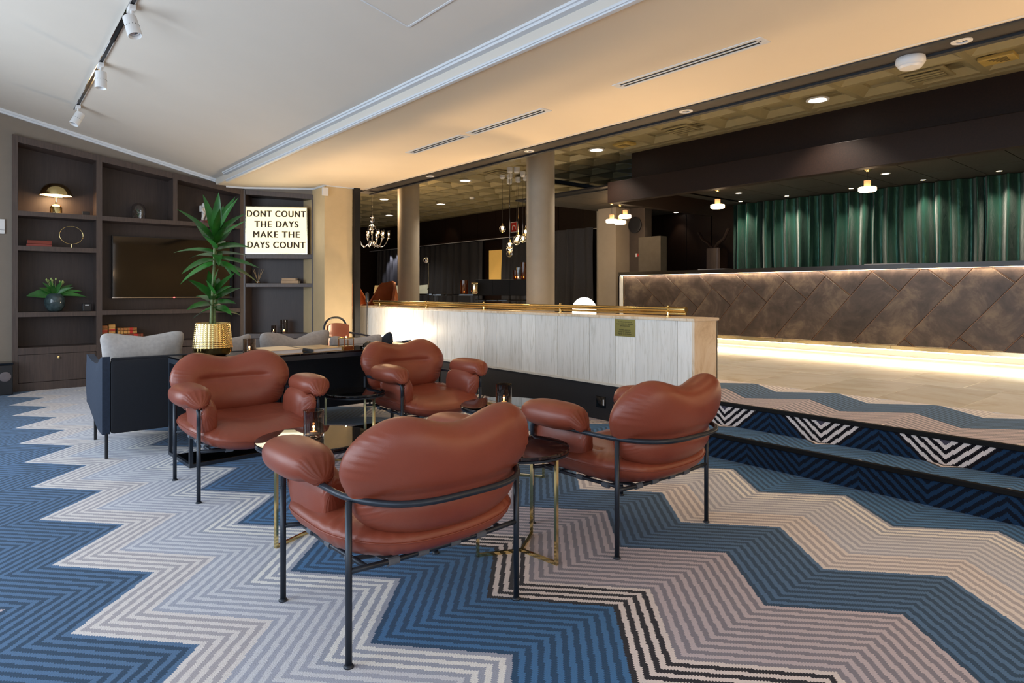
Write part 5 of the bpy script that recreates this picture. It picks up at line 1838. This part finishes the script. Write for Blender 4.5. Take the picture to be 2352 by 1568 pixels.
for sx in (-.19, .19): MB().cyl((sx, .38, 0), (sx, .38, .44), .013, 8).build('leg', M['black'], t)
x, y = camxy(968, 13.2)
t = thing('menu_card', 'white menu card standing right of the first column', 'menu', (x, y, zt), -.4, 'folded menu cards on the black table')
m = MB(); m.hexa([(-.12, -.06, 0), (.12, -.06, 0), (-.12, -.058, 0), (.12, -.058, 0), (-.05, .02, .17), (.16, .02, .19), (-.05, .022, .17), (.16, .022, .19)]); m.build('leaf', palec, t)
# floor lamp with chrome globe head
x, y = camxy(984, 12.2)
t = thing('floor_lamp', 'slim black floor lamp with a chrome globe head before the black curtain', 'lamp', (x, y, PZ))
MB().lathe([(.14, 0), (.14, .015), (.02, .03)], n=24).build('base', M['black'], t, 'smooth')
m = MB()
m.lathe([(.012, .02), (.012, .5), (.022, .52), (.012, .54), (.012, .9), (.022, .92), (.012, .94), (.012, 1.42)], n=12); m.build('pole', M['blackgloss'], t, 'smooth')
MB().sphere((-.05, 0, 1.47), .055, 16, 10).build('globe_head', M['chrome'], t, 'smooth')
x, y = camxy(818.5, 12.9)
t = thing('floor_lamp', 'slim uplighter floor lamp glowing at the far left beside the pillar', 'lamp', (x, y, PZ))
MB().cyl((0, 0, 0), (0, 0, 1.44), .012, 8).build('pole', M['blackgloss'], t)
MB().lathe([(.02, 1.42), (.07, 1.48), (.07, 1.49), (.01, 1.46)], n=18).build('bowl', M['lampglow'], t, 'smooth')
MB().lathe([(.12, 0), (.12, .02), (.01, .03)], n=20).build('base', M['black'], t, 'smooth')
point('uplighter_glow', (x, y, PZ + 1.6), 7, (1, .62, .3), .03)
# long console with candle lantern and ribbed jar
x, y = camxy(1043, 11.4)
t = thing('long_table', 'long thin black table in front of the black curtain between the columns', 'table', (x, y, PZ), math.radians(-40), 'black tables beyond the half wall')
MB().bbox(-.36, .36, -.2, .2, .80, .83, .004).build('tabletop', M['blackgloss'], t)
for a in (-.32, .32):
    for b in (-.16, .16): MB().box(a - .015, a + .015, b - .015, b + .015, 0, .80).build('leg', M['black'], t)
x, y = camxy(1066, 11.3)
candle_glass(x, y, PZ + .83, .07, .24, 'tall amber candle lantern with lit flame on the long black table', 'candles beyond the half wall', plain('amber_glass', '#7a3d14', .1, Transmission_Weight=.8))
x, y = camxy(1090, 11.2)
t = thing('ribbed_jar', 'ribbed clear glass jar shining beside the glossy black sideboard', 'jar', (x, y, PZ + .83))
m = MB()
n = 40
prof = [(.04, 0), (.052, .01), (.06, .05), (.062, .17), (.055, .20), (.05, .20), (.055, .16)]
m.add([((r + (.003 * math.cos(12 * 2 * PI * k / n) if 0 < i < 5 else 0)) * math.cos(2 * PI * k / n), (r + (.003 * math.cos(12 * 2 * PI * k / n) if 0 < i < 5 else 0)) * math.sin(2 * PI * k / n), z) for i, (r, z) in enumerate(prof) for k in range(n)],
      [(i * n + k, i * n + (k + 1) % n, (i + 1) * n + (k + 1) % n, (i + 1) * n + k) for i in range(len(prof) - 1) for k in range(n)] + [tuple(range(n))[::-1]])
m.build('jar_body', M['brass_soft'], t, 'all')
# glossy sideboard
x, y = camxy(1152, 11.6)
t = thing('sideboard', 'high-gloss black sideboard on legs left of the thick column', 'sideboard', (x, y, PZ), math.radians(-40))
MB().bbox(-.46, .46, -.22, .22, .80, 1.09, .006).build('body', M['blackmatt'], t)
MB().bbox(-.48, .48, -.24, .24, .70, .73, .004).build('lower_shelf', M['blackgloss'], t)
for k in range(3): MB().bbox(-.455 + .305 * k, -.155 + .305 * k, -.226, -.22, .81, 1.08, .002).build('door', M['blackmatt'], t)
for a in (-.44, .44):
    for b in (-.2, .2): MB().box(a - .02, a + .02, b - .02, b + .02, 0, .80).build('leg', M['black'], t)
x, y = camxy(1143, 11.0)
t = thing('stool', 'stool with flat red seat in front of the glossy black sideboard', 'stool', (x, y, PZ), math.radians(-40))
MB().bbox(-.21, .21, -.16, .16, .62, .675, .015).build('seat', plain('red_upholstery', '#9a2d20', .5), t)
for a in (-.17, .17):
    for b in (-.12, .12): MB().cyl((a, b, 0), (a * .9, b * .9, .62), .014, 8).build('leg', M['black'], t)
GG = 'glass hurricane lamps on the sideboard'
for px, hh, rr, lab, gm in ((1184, .17, .04, 'small amber glass on the sideboard, left of three', None), (1191, .22, .05, 'rounded clear hurricane glass on the sideboard', M['glass']), (1203, .31, .05, 'tall amber hurricane glass next to the thick column', None)):
    x, y = camxy(px, 11.55)
    candle_glass(x, y, PZ + 1.09, rr, hh, lab, GG, gm or bpy.data.materials['amber_glass'])

t = thing('added_uplighter', 'added brass floor uplighter in the lounge beyond the right edge', 'lamp', (2.9, -1.5, 0))  # out-of-view lamp added to warm the lounge ceiling
MB().lathe([(.16, 0), (.16, .02), (.02, .03), (.012, 1.5), (.10, 1.58), (.12, 1.64), (.11, 1.64), (.09, 1.58), (.01, 1.52)], n=28).build('added_lamp_body', M['brass_soft'], t, 'smooth')
point('added_uplighter_light', (2.9, -1.5, 1.75), 40, WARM, .08)
# unseen uplighter added on the raised floor to warm the ceiling
for (x, y, e) in ((6.6, -1.6, 95), (6.9, 1.0, 0)):
    if e:
        t = thing('added_uplighter', 'added tall brass floor uplighter on the raised floor, out of view', 'lamp', (x, y, PZ))
        MB().lathe([(.16, 0), (.16, .02), (.02, .03), (.012, 1.5), (.10, 1.58), (.12, 1.64), (.11, 1.64), (.09, 1.58), (.01, 1.52)], n=28).build('added_lamp_body', M['brass_soft'], t, 'smooth')
        point('added_uplighter_light', (x, y, PZ + 1.75), e, WARM, .08)
# hidden uplights added behind the half wall to brighten the flat ceiling
for (xu, yu, e, ty, lu) in ((5.45, 8.4, 80, 8.6, 'added short black floor uplight hidden behind the far end of the half wall'), (5.45, 6.4, 170, 6.4, 'added short black floor uplight behind the half wall, second from its far end'), (5.45, 4.7, 125, 4.4, 'added short black floor uplight behind the half wall near the globe lamp'), (5.30, 3.95, 110, 2.2, 'added short black floor uplight behind the near end of the half wall'), (5.3, .1, 120, .8, 'added short black floor uplight at the top of the steps, off to the right')):
    t = thing('added_uplight', lu, 'uplight', (xu, yu, .45), 0, 'added uplights behind the half wall')
    MB().lathe([(.03, -.07), (.035, -.06), (.035, .05), (.028, .05), (.024, .02), (.002, .018)], n=20).build('body', M['black'], t, 'smooth')
    MB().lathe([(.06, -.09), (.06, -.08), (.02, -.07)], n=20).build('base', M['black'], t, 'smooth')
    spot('added_uplight_beam', (xu, yu, .53), (3.9, ty, 2.8), e, WARM, 100, 1.0, .04)
# LED light from the counter strips
area('counter_led_low', (XK + .05, 2.3, PZ + .082), (XK - .25, 2.3, PZ), 11.2, .02, 40, (1, .78, .5)).rotation_euler = (math.radians(20), 0, PI / 2)
area('counter_led_high', (XK - .03, 2.3, 1.53), (XK - .03, 2.3, 0), 11.2, .02, 26, (1, .80, .6)).rotation_euler = (0, 0, PI / 2)
